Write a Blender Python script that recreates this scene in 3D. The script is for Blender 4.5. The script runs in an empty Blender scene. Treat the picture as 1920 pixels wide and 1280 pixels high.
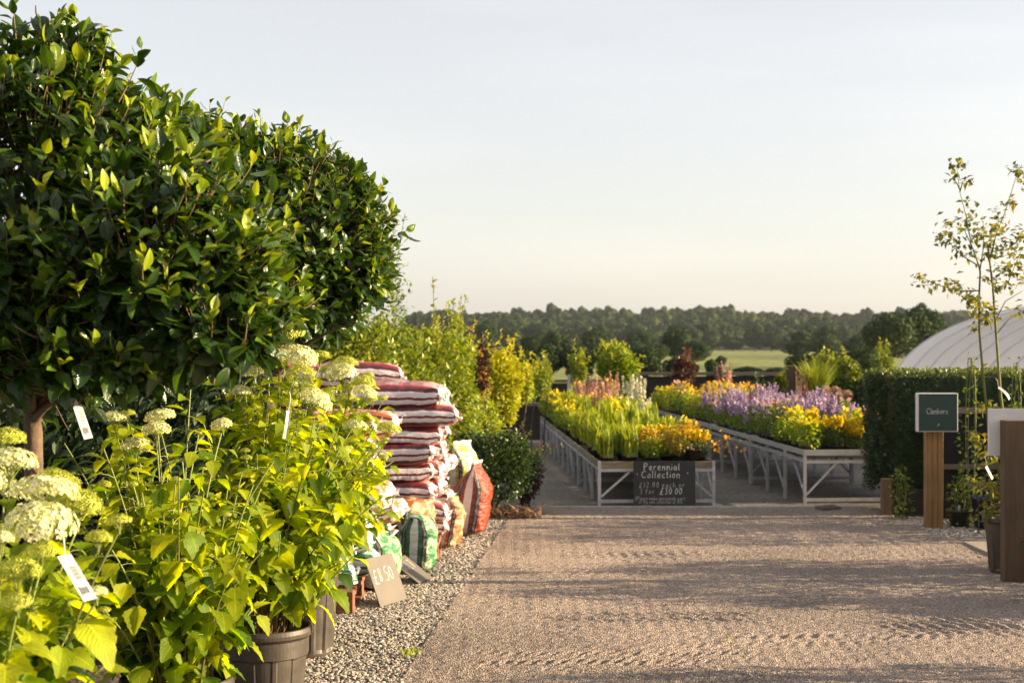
import bpy, math, random
import numpy as np
from mathutils import Vector, Matrix

# ------------------------------------------------------------------ camera, sky, sun, exposure
S = bpy.context.scene
COL = S.collection
F = 2667.0; CX = 960.0; HY = 645.0; CH = 1.7        # focal length in px of the 1920 photo, horizon row, eye height

cam_d = bpy.data.cameras.new('camera'); cam = bpy.data.objects.new('camera', cam_d); COL.objects.link(cam)
cam.location = (0, 0, CH); cam.rotation_euler = (math.radians(90) - math.atan(-5 / F), 0, 0)
cam_d.lens = 50; cam_d.sensor_width = 36; cam_d.clip_end = 5000; cam_d.clip_start = 0.1
cam_d.dof.use_dof = True; cam_d.dof.focus_distance = 6.3; cam_d.dof.aperture_fstop = 5.0
S.camera = cam

SUN_AZ, SUN_EL = 0.0, 13.5                           # azimuth from +X towards +Y, elevation
w = bpy.data.worlds.new('World'); S.world = w; w.use_nodes = True
nt = w.node_tree; bg = nt.nodes['Background']
sky = nt.nodes.new('ShaderNodeTexSky'); sky.sky_type = 'NISHITA'; sky.sun_disc = False
sky.sun_elevation = math.radians(SUN_EL); sky.sun_rotation = math.radians(90 - SUN_AZ)
sky.air_density = 1.0; sky.dust_density = 1.6; sky.ozone_density = 1.5
hs = nt.nodes.new('ShaderNodeHueSaturation'); hs.inputs['Saturation'].default_value = 0.74
mx = nt.nodes.new('ShaderNodeMix'); mx.data_type = 'RGBA'; mx.inputs[0].default_value = 0.42
mx.inputs[7].default_value = (5.35, 4.95, 4.72, 1)
nt.links.new(sky.outputs[0], hs.inputs['Color']); nt.links.new(hs.outputs[0], mx.inputs[6])
tcw = nt.nodes.new('ShaderNodeTexCoord'); mpw = nt.nodes.new('ShaderNodeMapping'); mpw.inputs['Scale'].default_value = (1.2, 1.2, 9); nzw = nt.nodes.new('ShaderNodeTexNoise'); nzw.inputs['Scale'].default_value = 2.4; nzw.inputs['Detail'].default_value = 6
nt.links.new(tcw.outputs['Generated'], mpw.inputs[0]); nt.links.new(mpw.outputs[0], nzw.inputs['Vector'])
rpw = nt.nodes.new('ShaderNodeValToRGB'); rpw.color_ramp.elements[0].position = .42; rpw.color_ramp.elements[0].color = (1, 1, 1, 1); rpw.color_ramp.elements[1].position = .75; rpw.color_ramp.elements[1].color = (1.10, 1.07, 1.06, 1)
nt.links.new(nzw.outputs['Fac'], rpw.inputs[0]); mcl = nt.nodes.new('ShaderNodeMix'); mcl.data_type = 'RGBA'; mcl.blend_type = 'MULTIPLY'; mcl.inputs[0].default_value = 1
nt.links.new(mx.outputs[2], mcl.inputs[6]); nt.links.new(rpw.outputs[0], mcl.inputs[7]); nt.links.new(mcl.outputs[2], bg.inputs[0]); bg.inputs[1].default_value = 0.070

sd = bpy.data.lights.new('sun', 'SUN'); sun = bpy.data.objects.new('sun', sd); COL.objects.link(sun)
a, e = math.radians(SUN_AZ), math.radians(SUN_EL)
SV = Vector((math.cos(a) * math.cos(e), math.sin(a) * math.cos(e), math.sin(e)))
sun.rotation_euler = SV.to_track_quat('Z', 'Y').to_euler()
sd.energy = 5.0; sd.angle = math.radians(0.5); sd.color = (1.0, 0.77, 0.48)
S.view_settings.view_transform = 'Standard'; S.view_settings.look = 'None'
S.view_settings.exposure = 1.7; S.view_settings.gamma = 1.0
S.render.engine = 'CYCLES'
S.cycles.max_bounces = 6; S.cycles.diffuse_bounces = 3; S.cycles.glossy_bounces = 2
S.cycles.transmission_bounces = 4; S.cycles.volume_bounces = 0
S.cycles.use_denoising = True

rng = np.random.default_rng(7); random.seed(7)

def at(px, py, D):
    """pixel of the photo at distance D -> world point"""
    return np.array([(px - CX) * D / F, D, CH - (py - HY) * D / F])

# ------------------------------------------------------------------ helpers: meshes
class MB:
    def __init__(s): s.V = []; s.Fc = []; s.T = []; s.U = []; s.n = 0
    def add(s, V, Fa, tint=0.5, uv=None, mat=0):
        V = np.asarray(V, float).reshape(-1, 3); Fa = np.asarray(Fa, int)
        s.V.append(V); s.Fc.append((Fa + s.n, mat)); s.n += len(V)
        s.T.append(np.broadcast_to(np.asarray(tint, float), (len(V),)).copy())
        s.U.append(np.zeros((len(V), 2)) if uv is None else np.asarray(uv, float))
    def inst(s, tpl, P, R, sc, tint, mat=0):
        """template (V,F,uv) at N positions with N rotation matrices, scales, tints"""
        V0, F0, U0 = tpl; N = len(P)
        if N == 0: return
        sc = np.asarray(sc, float)
        if sc.ndim == 1: sc = sc[:, None].repeat(3, 1)
        V = np.einsum('nij,nkj->nki', R, V0[None] * sc[:, None, :]) + np.asarray(P)[:, None, :]
        Fa = (F0[None] + (np.arange(N) * len(V0))[:, None, None]).reshape(-1, F0.shape[1])
        s.add(V.reshape(-1, 3), Fa, np.repeat(np.broadcast_to(tint, (N,)), len(V0)), np.tile(U0, (N, 1)), mat)
    def box(s, c, d, R=None, tint=0.5, mat=0):
        V = np.array([[x, y, z] for x in (-.5, .5) for y in (-.5, .5) for z in (-.5, .5)]) * np.asarray(d)
        if R is not None: V = V @ np.asarray(R).T
        Fq = [[0, 1, 3, 2], [4, 6, 7, 5], [0, 4, 5, 1], [2, 3, 7, 6], [0, 2, 6, 4], [1, 5, 7, 3]]
        uv = V[:, :2] + V[:, 2:3]
        s.add(V + np.asarray(c), Fq, tint, uv, mat)
    def bar(s, p, q, wd, th=None, tint=0.5, mat=0, up=(0, 0, 1)):
        p, q = np.asarray(p, float), np.asarray(q, float); d = q - p; L = np.linalg.norm(d); y = d / L
        z = np.array(up, float); x = np.cross(y, z)
        if np.linalg.norm(x) < 1e-3: x = np.cross(y, [1., 0, 0])
        x /= np.linalg.norm(x); z = np.cross(x, y)
        s.box((p + q) / 2, (wd, L, th or wd), np.stack([x, y, z], 1), tint, mat)
    def tube(s, pts, rad, sides=6, tint=0.5, mat=0, cap=False):
        pts = np.asarray(pts, float); n = len(pts); rad = np.broadcast_to(rad, (n,))
        t = np.gradient(pts, axis=0); t /= np.linalg.norm(t, axis=1)[:, None] + 1e-9
        ref = np.array([0.31, 0.95, 0.05]) if abs(t[:, 2]).mean() > .5 else np.array([0.1, 0.1, 1.])
        x = np.cross(t, ref); x /= np.linalg.norm(x, axis=1)[:, None] + 1e-9; y = np.cross(t, x)
        an = np.arange(sides) * 2 * math.pi / sides
        V = pts[:, None] + rad[:, None, None] * (np.cos(an)[None, :, None] * x[:, None] + np.sin(an)[None, :, None] * y[:, None])
        i = np.arange(n - 1)[:, None] * sides; j = np.arange(sides)[None]; k = (j + 1) % sides
        Fq = np.stack([i + j, i + k, i + sides + k, i + sides + j], -1).reshape(-1, 4)
        uv = np.stack([np.tile(np.arange(sides) / sides, n), np.repeat(np.linspace(0, 1, n), sides)], 1)
        s.add(V.reshape(-1, 3), Fq, tint, uv, mat)
        if cap:
            s.add(V[-1], [list(range(sides))], tint, None, mat)
    def lathe(s, prof, c=(0, 0, 0), seg=32, tint=0.5, mat=0):
        prof = np.asarray(prof, float); n = len(prof); an = np.arange(seg) * 2 * math.pi / seg
        V = np.stack([prof[:, 0, None] * np.cos(an), prof[:, 0, None] * np.sin(an), np.repeat(prof[:, 1, None], seg, 1)], -1)
        i = np.arange(n - 1)[:, None] * seg; j = np.arange(seg)[None]; k = (j + 1) % seg
        Fq = np.stack([i + j, i + k, i + seg + k, i + seg + j], -1).reshape(-1, 4)
        uv = np.stack([np.tile(np.arange(seg) / seg, n), np.repeat(np.linspace(0, 1, n), seg)], 1)
        s.add(V.reshape(-1, 3) + np.asarray(c), Fq, tint, uv, mat)
    def data(s, name, mats, smooth=True):
        me = bpy.data.meshes.new(name)
        V = np.concatenate(s.V); T = np.concatenate(s.T); U = np.concatenate(s.U)
        loops = np.concatenate([f.ravel() for f, m in s.Fc]).astype(np.int32)
        tot = np.concatenate([np.full(len(f), f.shape[1]) for f, m in s.Fc]).astype(np.int32)
        mi = np.concatenate([np.full(len(f), m) for f, m in s.Fc]).astype(np.int32)
        st = np.concatenate([[0], np.cumsum(tot)[:-1]]).astype(np.int32)
        me.vertices.add(len(V)); me.vertices.foreach_set('co', V.ravel().astype(np.float32))
        me.loops.add(len(loops)); me.loops.foreach_set('vertex_index', loops)
        me.polygons.add(len(tot)); me.polygons.foreach_set('loop_start', st); me.polygons.foreach_set('loop_total', tot)
        me.polygons.foreach_set('material_index', mi)
        me.polygons.foreach_set('use_smooth', np.full(len(tot), smooth, dtype=bool))
        at_ = me.attributes.new('tint', 'FLOAT', 'POINT'); at_.data.foreach_set('value', T.astype(np.float32))
        ul = me.uv_layers.new(name='UVMap'); ul.data.foreach_set('uv', U[loops].ravel().astype(np.float32))
        for m in (mats if isinstance(mats, (list, tuple)) else [mats]): me.materials.append(m)
        me.update(calc_edges=True)
        return me
    def build(s, name, mats, parent=None, smooth=False, loc=None):
        o = bpy.data.objects.new(name, s.data(name, mats, smooth)); COL.objects.link(o)
        if parent is not None: o.parent = parent
        if loc is not None: o.location = loc
        return o

def tag(o, label=None, cat=None, group=None, kind=None):
    if label:
        o['label'] = label
        if len(label.split()) > 16: print('LONG', len(label.split()), label)
    if cat: o['category'] = cat
    if group: o['group'] = group
    if kind: o['kind'] = kind
    return o
def thing(name, label, cat, loc=(0, 0, 0), rz=0.0, group=None):
    o = bpy.data.objects.new(name, None); COL.objects.link(o); o.empty_display_size = 0.1
    o.location = loc; o.rotation_euler = (0, 0, rz)
    return tag(o, label, cat, group)
def copy_tree(o, parent=None):
    c = o.copy(); COL.objects.link(c); c.parent = parent
    for ch in list(o.children): copy_tree(ch, c)
    return c

def unit(v): v = np.asarray(v, float); return v / (np.linalg.norm(v, axis=-1, keepdims=True) + 1e-9)
def frames(d, n):
    """rotation matrices with y along d and z close to n"""
    y = unit(d); x = unit(np.cross(y, n)); z = np.cross(x, y)
    return np.stack([x, y, z], -1)
def nz(P, f=1.0, seed=0):
    """cheap smooth noise about -1..1"""
    P = np.asarray(P) * f; r = np.random.default_rng(seed + 11); o = 0
    for i in range(5):
        k = unit(r.normal(size=3)) * (1 + .6 * i); o = o + np.sin(P @ k * 2.1 + r.uniform(0, 6.28)) * np.cos(P @ k[[1, 2, 0]] * 1.3 + r.uniform(0, 6.28)) / (1 + .35 * i)
    return o / 1.9

# ------------------------------------------------------------------ helpers: materials
def mat(name):
    m = bpy.data.materials.new(name); m.use_nodes = True
    return m, m.node_tree, m.node_tree.nodes['Principled BSDF']
def N(nt, t, **k):
    n = nt.nodes.new('ShaderNode' + t)
    for a_, v in k.items(): setattr(n, a_, v)
    return n
def ramp(nt, src, stops, const=False):
    r = N(nt, 'ValToRGB'); nt.links.new(src, r.inputs[0]); el = r.color_ramp.elements
    if const: r.color_ramp.interpolation = 'CONSTANT'
    while len(el) < len(stops): el.new(0.5)
    for e_, (p, c) in zip(el, stops): e_.position = p; e_.color = (*c, 1)
    return r.outputs[0]
def noise(nt, scale, detail=4, coord=None, rough=.55):
    n = N(nt, 'TexNoise'); n.inputs['Scale'].default_value = scale; n.inputs['Detail'].default_value = detail
    n.inputs['Roughness'].default_value = rough
    if coord is None:
        tc = N(nt, 'TexCoord'); coord = tc.outputs['Object']
    nt.links.new(coord, n.inputs['Vector']); return n.outputs['Fac']
def mixc(nt, a_, b_, fac, mode='MIX'):
    m = N(nt, 'Mix', data_type='RGBA', blend_type=mode)
    for i, v in ((6, a_), (7, b_), (0, fac)):
        if isinstance(v, (tuple, float, int)): m.inputs[i].default_value = (*v, 1) if isinstance(v, tuple) else v
        else: nt.links.new(v, m.inputs[i])
    return m.outputs[2]
def math_(nt, op, a_, b_=None):
    m = N(nt, 'Math', operation=op)
    for i, v in ((0, a_), (1, b_)):
        if v is None: continue
        if isinstance(v, (float, int)): m.inputs[i].default_value = v
        else: nt.links.new(v, m.inputs[i])
    return m.outputs[0]
def bump(nt, b, h, st, dist=.01):
    n = N(nt, 'Bump'); n.inputs['Strength'].default_value = st; n.inputs['Distance'].default_value = dist
    nt.links.new(h, n.inputs['Height']); nt.links.new(n.outputs[0], b.inputs['Normal']); return n.outputs[0]

def leaf_mat(name, stops, rough=.45, trans=.35, tcol=(1.25, 1.25, .5), veins=0, spec=.5):
    m, t, b = mat(name)
    at_ = N(t, 'Attribute', attribute_name='tint')
    c = ramp(t, at_.outputs['Fac'], stops)
    c = mixc(t, c, ramp(t, noise(t, 14, 3), [(.3, (.72, .72, .72)), (.7, (1.2, 1.2, 1.2))]), 1.0, 'MULTIPLY')
    if veins:
        tc = N(t, 'TexCoord'); sp = N(t, 'SeparateXYZ'); t.links.new(tc.outputs['UV'], sp.inputs[0])
        au = math_(t, 'ABSOLUTE', math_(t, 'SUBTRACT', sp.outputs[0], .5))
        mid = math_(t, 'LESS_THAN', au, .03)
        ph = math_(t, 'MULTIPLY', math_(t, 'SUBTRACT', sp.outputs[1], math_(t, 'MULTIPLY', au, .55)), veins * 6.283)
        sv = math_(t, 'POWER', math_(t, 'ABSOLUTE', math_(t, 'SINE', ph)), 5.0)
        c = mixc(t, c, mixc(t, c, (1.7, 1.6, 1.3), 1.0, 'MULTIPLY'), math_(t, 'MULTIPLY', math_(t, 'MAXIMUM', mid, math_(t, 'MULTIPLY', math_(t, 'SUBTRACT', 1.0, sv), .0)), .7))
        hgt = math_(t, 'SUBTRACT', sv, math_(t, 'MULTIPLY', mid, 1.0))
        nrm = bump(t, b, hgt, .35, .004)
    t.links.new(c, b.inputs['Base Color']); b.inputs['Roughness'].default_value = rough
    b.inputs['Specular IOR Level'].default_value = spec
    tr = N(t, 'BsdfTranslucent'); t.links.new(mixc(t, c, tcol, 1.0, 'MULTIPLY'), tr.inputs[0])
    ms = N(t, 'MixShader'); ms.inputs[0].default_value = trans
    t.links.new(b.outputs[0], ms.inputs[1]); t.links.new(tr.outputs[0], ms.inputs[2])
    t.links.new(ms.outputs[0], t.nodes['Material Output'].inputs[0])
    return m
def plain(name, col, rough=.6, metal=0, var=.25, scale=8, bmp=0, bscale=40, spec=.5, tint=False):
    m, t, b = mat(name)
    k = (1 - var, 1 + var)
    c = mixc(t, col, ramp(t, noise(t, scale, 5), [(.3, (k[0],) * 3), (.7, (k[1],) * 3)]), 1.0, 'MULTIPLY')
    if tint:
        at_ = N(t, 'Attribute', attribute_name='tint')
        c = mixc(t, c, ramp(t, at_.outputs['Fac'], [(0, (.55, .55, .55)), (1, (1.45, 1.4, 1.35))]), 1.0, 'MULTIPLY')
    t.links.new(c, b.inputs['Base Color']); b.inputs['Roughness'].default_value = rough; b.inputs['Metallic'].default_value = metal
    b.inputs['Specular IOR Level'].default_value = spec
    if bmp: bump(t, b, noise(t, bscale, 6), bmp, .01)
    return m
def wood(name, c1, c2, axis=2, sc=1.0, rough=.75):
    m, t, b = mat(name); tc = N(t, 'TexCoord'); mp = N(t, 'Mapping'); t.links.new(tc.outputs['Object'], mp.inputs[0])
    s_ = [38 * sc] * 3; s_[axis] = 2.2 * sc; mp.inputs['Scale'].default_value = s_
    f = noise(t, 1.0, 6, mp.outputs[0], .65)
    c = ramp(t, f, [(.3, c1), (.62, c2), (.75, tuple(x * .6 for x in c1))])
    c = mixc(t, c, ramp(t, noise(t, 3, 3), [(.3, (.75, .75, .75)), (.7, (1.15, 1.15, 1.15))]), 1.0, 'MULTIPLY')
    t.links.new(c, b.inputs['Base Color']); b.inputs['Roughness'].default_value = rough; bump(t, b, f, .4, .004); return m

M = {}
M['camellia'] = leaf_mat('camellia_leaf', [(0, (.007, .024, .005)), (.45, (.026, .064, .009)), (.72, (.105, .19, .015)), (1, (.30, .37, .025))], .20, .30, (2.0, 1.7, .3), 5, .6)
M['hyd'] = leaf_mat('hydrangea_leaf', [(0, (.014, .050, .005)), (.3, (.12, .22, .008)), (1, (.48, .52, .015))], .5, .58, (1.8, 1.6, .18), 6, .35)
M['birch'] = leaf_mat('young_tree_leaf', [(0, (.03, .065, .010)), (.5, (.12, .19, .018)), (1, (.33, .37, .035))], .4, .4, (1.4, 1.25, .4))
M['gold'] = leaf_mat('golden_leaf', [(0, (.10, .14, .012)), (.5, (.30, .36, .015)), (1, (.52, .50, .015))], .5, .45, (1.3, 1.15, .3))
M['redleaf'] = leaf_mat('red_leaf', [(0, (.02, .010, .008)), (.6, (.060, .022, .016)), (1, (.16, .075, .04))], .4, .3, (1.5, .9, .6))
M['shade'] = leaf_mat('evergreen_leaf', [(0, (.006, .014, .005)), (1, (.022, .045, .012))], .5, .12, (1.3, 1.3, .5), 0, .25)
M['shrub'] = leaf_mat('dark_shrub_leaf', [(0, (.012, .030, .010)), (.6, (.035, .070, .018)), (1, (.11, .15, .035))], .35, .2, (1.3, 1.3, .5))
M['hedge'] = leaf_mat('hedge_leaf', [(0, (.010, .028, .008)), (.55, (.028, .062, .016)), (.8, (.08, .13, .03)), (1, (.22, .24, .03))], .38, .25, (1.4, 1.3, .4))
M['lime'] = leaf_mat('lime_leaf', [(0, (.06, .13, .012)), (.5, (.19, .29, .02)), (1, (.42, .45, .04))], .5, .5, (1.5, 1.3, .3))
M['orangeleaf'] = leaf_mat('orange_leaf', [(0, (.10, .13, .012)), (.55, (.38, .30, .02)), (1, (.55, .27, .02))], .5, .45, (1.2, 1.0, .4))
M['far'] = leaf_mat('far_tree_leaf', [(0, (.008, .026, .008)), (.5, (.022, .052, .012)), (1, (.085, .115, .020))], .7, .15, (1.2, 1.2, .5), 0, .2)
M['sapling'] = leaf_mat('sapling_leaf', [(0, (.07, .09, .02)), (.5, (.14, .17, .03)), (1, (.30, .28, .05))], .45, .45, (1.3, 1.1, .4))
def petal(name, stops, trans=.35): return leaf_mat(name, stops, .6, trans, (1.1, 1.05, .8), 0, .3)
M['p_white'] = petal('cream_petal', [(0, (.46, .48, .14)), (.5, (.62, .64, .28)), (1, (.78, .77, .54))])
M['p_lime'] = petal('lime_petal', [(0, (.26, .34, .03)), (.5, (.48, .52, .05)), (1, (.66, .64, .16))])
M['p_purple'] = petal('purple_petal', [(0, (.30, .19, .44)), (.6, (.50, .39, .60)), (1, (.68, .54, .70))])
M['p_yellow'] = petal('yellow_petal', [(0, (.70, .50, .01)), (1, (.90, .74, .02))])
M['p_orange'] = petal('orange_petal', [(0, (.70, .26, .01)), (1, (.80, .48, .02))])
M['p_pink'] = petal('pink_petal', [(0, (.42, .20, .20)), (1, (.70, .46, .40))])
M['p_red'] = petal('red_petal', [(0, (.16, .04, .025)), (1, (.32, .12, .06))])
M['p_pale'] = petal('white_petal', [(0, (.6, .6, .45)), (1, (.8, .8, .7))])
M['p_dry'] = petal('dry_seedhead', [(0, (.32, .20, .14)), (1, (.5, .35, .26))])
M['bark'] = plain('reddish_bark', (.10, .065, .040), .85, 0, .4, 18, .5, 60)
M['twig'] = plain('green_brown_twig', (.19, .13, .05), .7, 0, .3, 20)
M['stem'] = leaf_mat('green_stem', [(0, (.11, .06, .025)), (.5, (.16, .17, .04)), (1, (.25, .33, .06))], .5, .1)
M['pot'] = plain('black_plastic_pot', (.048, .038, .030), .5, 0, .45, 9, .15, 25)
M['soil'] = plain('potting_soil', (.035, .022, .014), .95, 0, .5, 60, .8, 90)
M['tagw'] = plain('white_plastic_tag', (.42, .42, .41), .45, 0, .03)
M['print'] = plain('dark_print', (.04, .04, .04), .7, 0, .1)
M['chalk'] = plain('chalk', (.44, .44, .43), .9, 0, .35, 60)
M['slate'] = plain('black_chalkboard', (.010, .012, .013), .6, 0, .4, 6)
M['tan'] = plain('dusty_board', (.115, .098, .080), .7, 0, .12, 7, .1, 60)
M['galv'] = plain('pale_painted_metal', (.36, .36, .375), .45, .15, .15, 12)
M['trayw'] = wood('weathered_tray_wood', (.13, .10, .06), (.22, .18, .11), 0)
M['trayw2'] = wood('weathered_tray_wood_long', (.13, .10, .06), (.22, .18, .11), 1)
M['postw'] = wood('sawn_timber_post', (.16, .085, .028), (.28, .155, .055), 2)
M['postw2'] = wood('old_timber_post', (.055, .030, .014), (.11, .062, .030), 2)
M['postw3'] = wood('brown_planter_post', (.10, .06, .028), (.18, .11, .055), 2)  # mid brown, between the sawn and the old post timber
M['darkw'] = wood('dark_stained_wood', (.012, .010, .008), (.030, .024, .018), 2)
M['railw'] = wood('brown_rail', (.12, .09, .065), (.22, .17, .13), 0)
M['pallet'] = wood('reddish_pallet_wood', (.16, .055, .028), (.28, .11, .06), 0)
M['black'] = plain('black_mesh_panel', (.007, .007, .007), .9, 0, .2)
M['signg'] = plain('dark_green_sign_face', (.012, .035, .027), .4, 0, .05)
M['signw'] = plain('pale_sign_metal', (.60, .58, .56), .5, 0, .05)
M['wire'] = plain('dark_wire', (.03, .03, .03), .5, .5, .1)
M['blue'] = plain('blue_plastic', (.008, .018, .05), .5, 0, .1)

# ------------------------------------------------------------------ leaf templates (length along +y, normal +z)
def leaf_tpl(wmax, peak=.45, nl=6, nw=4, fold=.25, curl=.2, serr=0, rib=0, base=.0, tipc=1.0):
    t = np.linspace(0, 1, nl + 1); V = []; U = []
    for i, tt in enumerate(t):
        q = tt / peak if tt < peak else (1 - tt) / (1 - peak)
        wd = wmax * (max(q, 0) ** (.55 if tt < peak else .72 * tipc)); wd = max(wd, .006)
        if tt == 0: wd = max(base, .01)
        if serr and 0 < i < nl: wd *= 1 + serr * (1 if i % 2 else -1)
        for j in range(nw + 1):
            sx = -1 + 2 * j / nw
            z = fold * abs(sx) * wd - curl * tt ** 2 + rib * math.sin(i * 2.6 + abs(sx) * 2) * abs(sx) ** .5
            V.append((sx * wd, tt - .25 * curl * tt ** 2, z)); U.append((.5 + sx / 2, tt))
    Fq = [[i * (nw + 1) + j, i * (nw + 1) + j + 1, (i + 1) * (nw + 1) + j + 1, (i + 1) * (nw + 1) + j] for i in range(nl) for j in range(nw)]
    return np.array(V), np.array(Fq), np.array(U)
CAM = [leaf_tpl(.30, .46, 7, 4, .35, .22, tipc=.8), leaf_tpl(.27, .45, 7, 4, .2, .45, tipc=.85), leaf_tpl(.30, .5, 7, 4, .65, .1, tipc=.8), leaf_tpl(.29, .5, 7, 4, -.25, -.2, tipc=.8)]
CAMY = leaf_tpl(.2, .45, 5, 2, .6, -.1)
HYD = [leaf_tpl(.38, .33, 12, 4, .22, .35, .07, .018, .1), leaf_tpl(.35, .36, 12, 4, .42, .18, .08, .015, .1), leaf_tpl(.40, .34, 12, 4, .1, .55, .07, .02, .12)]
SM = [leaf_tpl(.3, .45, 2, 2, .35, .15), leaf_tpl(.33, .5, 2, 2, .15, .3)]
QD = (np.array([[-.5, -.5, 0], [.5, -.35, .1], [.4, .5, 0], [-.35, .45, .12]]), np.array([[0, 1, 2, 3]]), np.array([[0, 0], [1, 0], [1, 1], [0, 1.]]))
MAP = leaf_tpl(.36, .4, 3, 2, .2, .3)
def blade_tpl(n=5, wd=.022, bend=.35):
    V = []; U = []
    for i in range(n + 1):
        t = i / n; wx = wd * (1 - t ** 2) + .001
        V += [(-wx, bend * t ** 2, t * (1 - .18 * t * bend)), (wx, bend * t ** 2, t * (1 - .18 * t * bend))]; U += [(0, t), (1, t)]
    return np.array(V), np.array([[2 * i, 2 * i + 1, 2 * i + 3, 2 * i + 2] for i in range(n)]), np.array(U)
# floret: four petals around the centre
fv, ff, fu = [], [], []
for k in range(4):
    an = k * math.pi / 2; c_, s_ = math.cos(an), math.sin(an); b0 = len(fv)
    for (x, y, z) in ((0, 0, 0), (.30, .26, .10), (0, .62, .05), (-.30, .26, .10)):
        fv.append((c_ * x - s_ * y, s_ * x + c_ * y, z)); fu.append((.5, .5))
    ff.append([b0, b0 + 1, b0 + 2, b0 + 3])
FLO = (np.array(fv), np.array(ff), np.array(fu))

def sph(n): return unit(rng.normal(size=(n, 3)))
def scatter_leaves(mb, P, out, size, tpls, tint, spread=.7, upb=.3, down=0.0, mat=0, svar=.25):
    """leaves at points P, pointing along 'out' with scatter"""
    n = len(P); d = unit(out + spread * sph(n) + np.array([0, 0, upb - down]))
    nr = unit(sph(n) * .6 + np.array([0, 0, 1.]) + .3 * out)
    R = frames(d, nr); sc = size * rng.uniform(1 - svar, 1 + svar, n); tint = np.broadcast_to(tint, (n,))
    k = rng.integers(0, len(tpls), n)
    for i, tp in enumerate(tpls):
        m = k == i; mb.inst(tp, P[m], R[m], sc[m], tint[m], mat)
def blob_pts(n, c, r, lo=.5, clump=.0, seed=0, flat_bottom=False):
    d = sph(n * 3); rr = rng.uniform(lo ** 3, 1, n * 3) ** (1 / 3)
    P = d * rr[:, None]
    if clump:
        k = nz(d * 2.2 + P * .8, 1.7, seed); P = P * (1 + .16 * k)[:, None]
        keep = (nz(P, 3.3, seed + 5) + rng.normal(0, .35, len(P))) > -.35 * (1 / clump) ; P = P[keep]; d = d[keep]
    P = P[:n]; d = d[:n]
    return P * np.asarray(r) + np.asarray(c), d

# ------------------------------------------------------------------ ground
def ground_mat(name, c1, c2, c3, scale=30, bst=.5, dist=.01, big=.6):
    m, t, b = mat(name)
    f1 = noise(t, scale, 8, None, .7); c = ramp(t, f1, [(.3, c1), (.5, c2), (.72, c3)])
    v = N(t, 'TexVoronoi'); v.inputs['Scale'].default_value = scale * 2.2
    tc = N(t, 'TexCoord'); t.links.new(tc.outputs['Object'], v.inputs['Vector'])
    c = mixc(t, c, ramp(t, v.outputs['Color'], [(.2, (.55, .55, .55)), (.8, (1.4, 1.38, 1.35))]), .75, 'MULTIPLY')
    c = mixc(t, c, ramp(t, noise(t, big, 4), [(.35, (.8, .8, .8)), (.65, (1.15, 1.13, 1.1))]), 1.0, 'MULTIPLY')
    t.links.new(c, b.inputs['Base Color']); b.inputs['Roughness'].default_value = .95; b.inputs['Specular IOR Level'].default_value = .2
    h = math_(t, 'ADD', math_(t, 'MULTIPLY', f1, .8), v.outputs['Distance'])
    bump(t, b, h, bst, dist); return m
M['soilgr'] = ground_mat('earthy_gravel', (.07, .06, .045), (.12, .10, .08), (.18, .16, .13), 18, .6, .01)
M['path'] = ground_mat('worn_aggregate', (.14, .11, .092), (.32, .262, .225), (.52, .44, .385), 48, .9, .016, .7)
M['yard'] = ground_mat('pale_concrete', (.11, .10, .088), (.17, .157, .14), (.24, .22, .195), 20, .35, .006, .7)
M['grass'] = ground_mat('field_grass', (.11, .14, .035), (.17, .19, .05), (.22, .23, .07), .6, .2, .05, .01)
M['hill'] = ground_mat('wooded_hill_floor', (.02, .03, .012), (.03, .045, .015), (.05, .06, .02), .3, .2, .05, .01)
M['stone'] = leaf_mat('gravel_stone', [(0, (.10, .09, .085)), (.3, (.24, .215, .19)), (.6, (.38, .34, .29)), (.85, (.50, .44, .36)), (1, (.30, .17, .10))], .85, 0.0, (1, 1, 1), 0, .3)
M['kerb'] = plain('pale_edging', (.38, .36, .33), .9, 0, .2, 10, .4, 60)

g = MB(); g.add([(-900, -60, -.02), (900, -60, -.02), (900, 1600, -.02), (-900, 1600, -.02)], [[0, 1, 2, 3]]); tag(g.build('ground', M['soilgr']), kind='structure')
def grid(x0, x1, y0, y1, nx, ny, hf, xe=None):
    X = np.linspace(0, 1, nx)[None].repeat(ny, 0); Y = np.linspace(y0, y1, ny)[:, None].repeat(nx, 1)
    L = x0 + 0 * Y if xe is None else xe(Y); X = L + (x1 - L) * X
    V = np.stack([X, Y, hf(X, Y)], -1).reshape(-1, 3)
    i = np.arange(ny - 1)[:, None] * nx; j = np.arange(nx - 1)[None]
    return V, np.stack([i + j, i + j + 1, i + nx + j + 1, i + nx + j], -1).reshape(-1, 4)
def edge_x(y): return -.56 + (y - 7.14) * (.59 / 7.36)
def tread(X, Y, y0, x0, x1, bend, wd, sp, slant, amp):
    yc = y0 + bend * (X - x0) ** 2; s_ = (Y - yc) / wd
    m = np.clip(1.15 - np.abs(s_), 0, 1) ** .6 * np.clip((X - x0) / .8, 0, 1) ** .7 * np.clip((x1 - X) / .8, 0, 1) ** .7
    ph = (X + slant * (Y - yc) + .02 * np.sin(Y * 30)) / sp
    return m * 1.15 * amp * np.clip(.85 + .6 * nz(np.stack([X, Y, 0 * X], -1), 1.6, 31), .15, 1.3) * (np.clip(np.sin(ph * 6.283) * 1.6, -1, 1) + .0)
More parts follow.
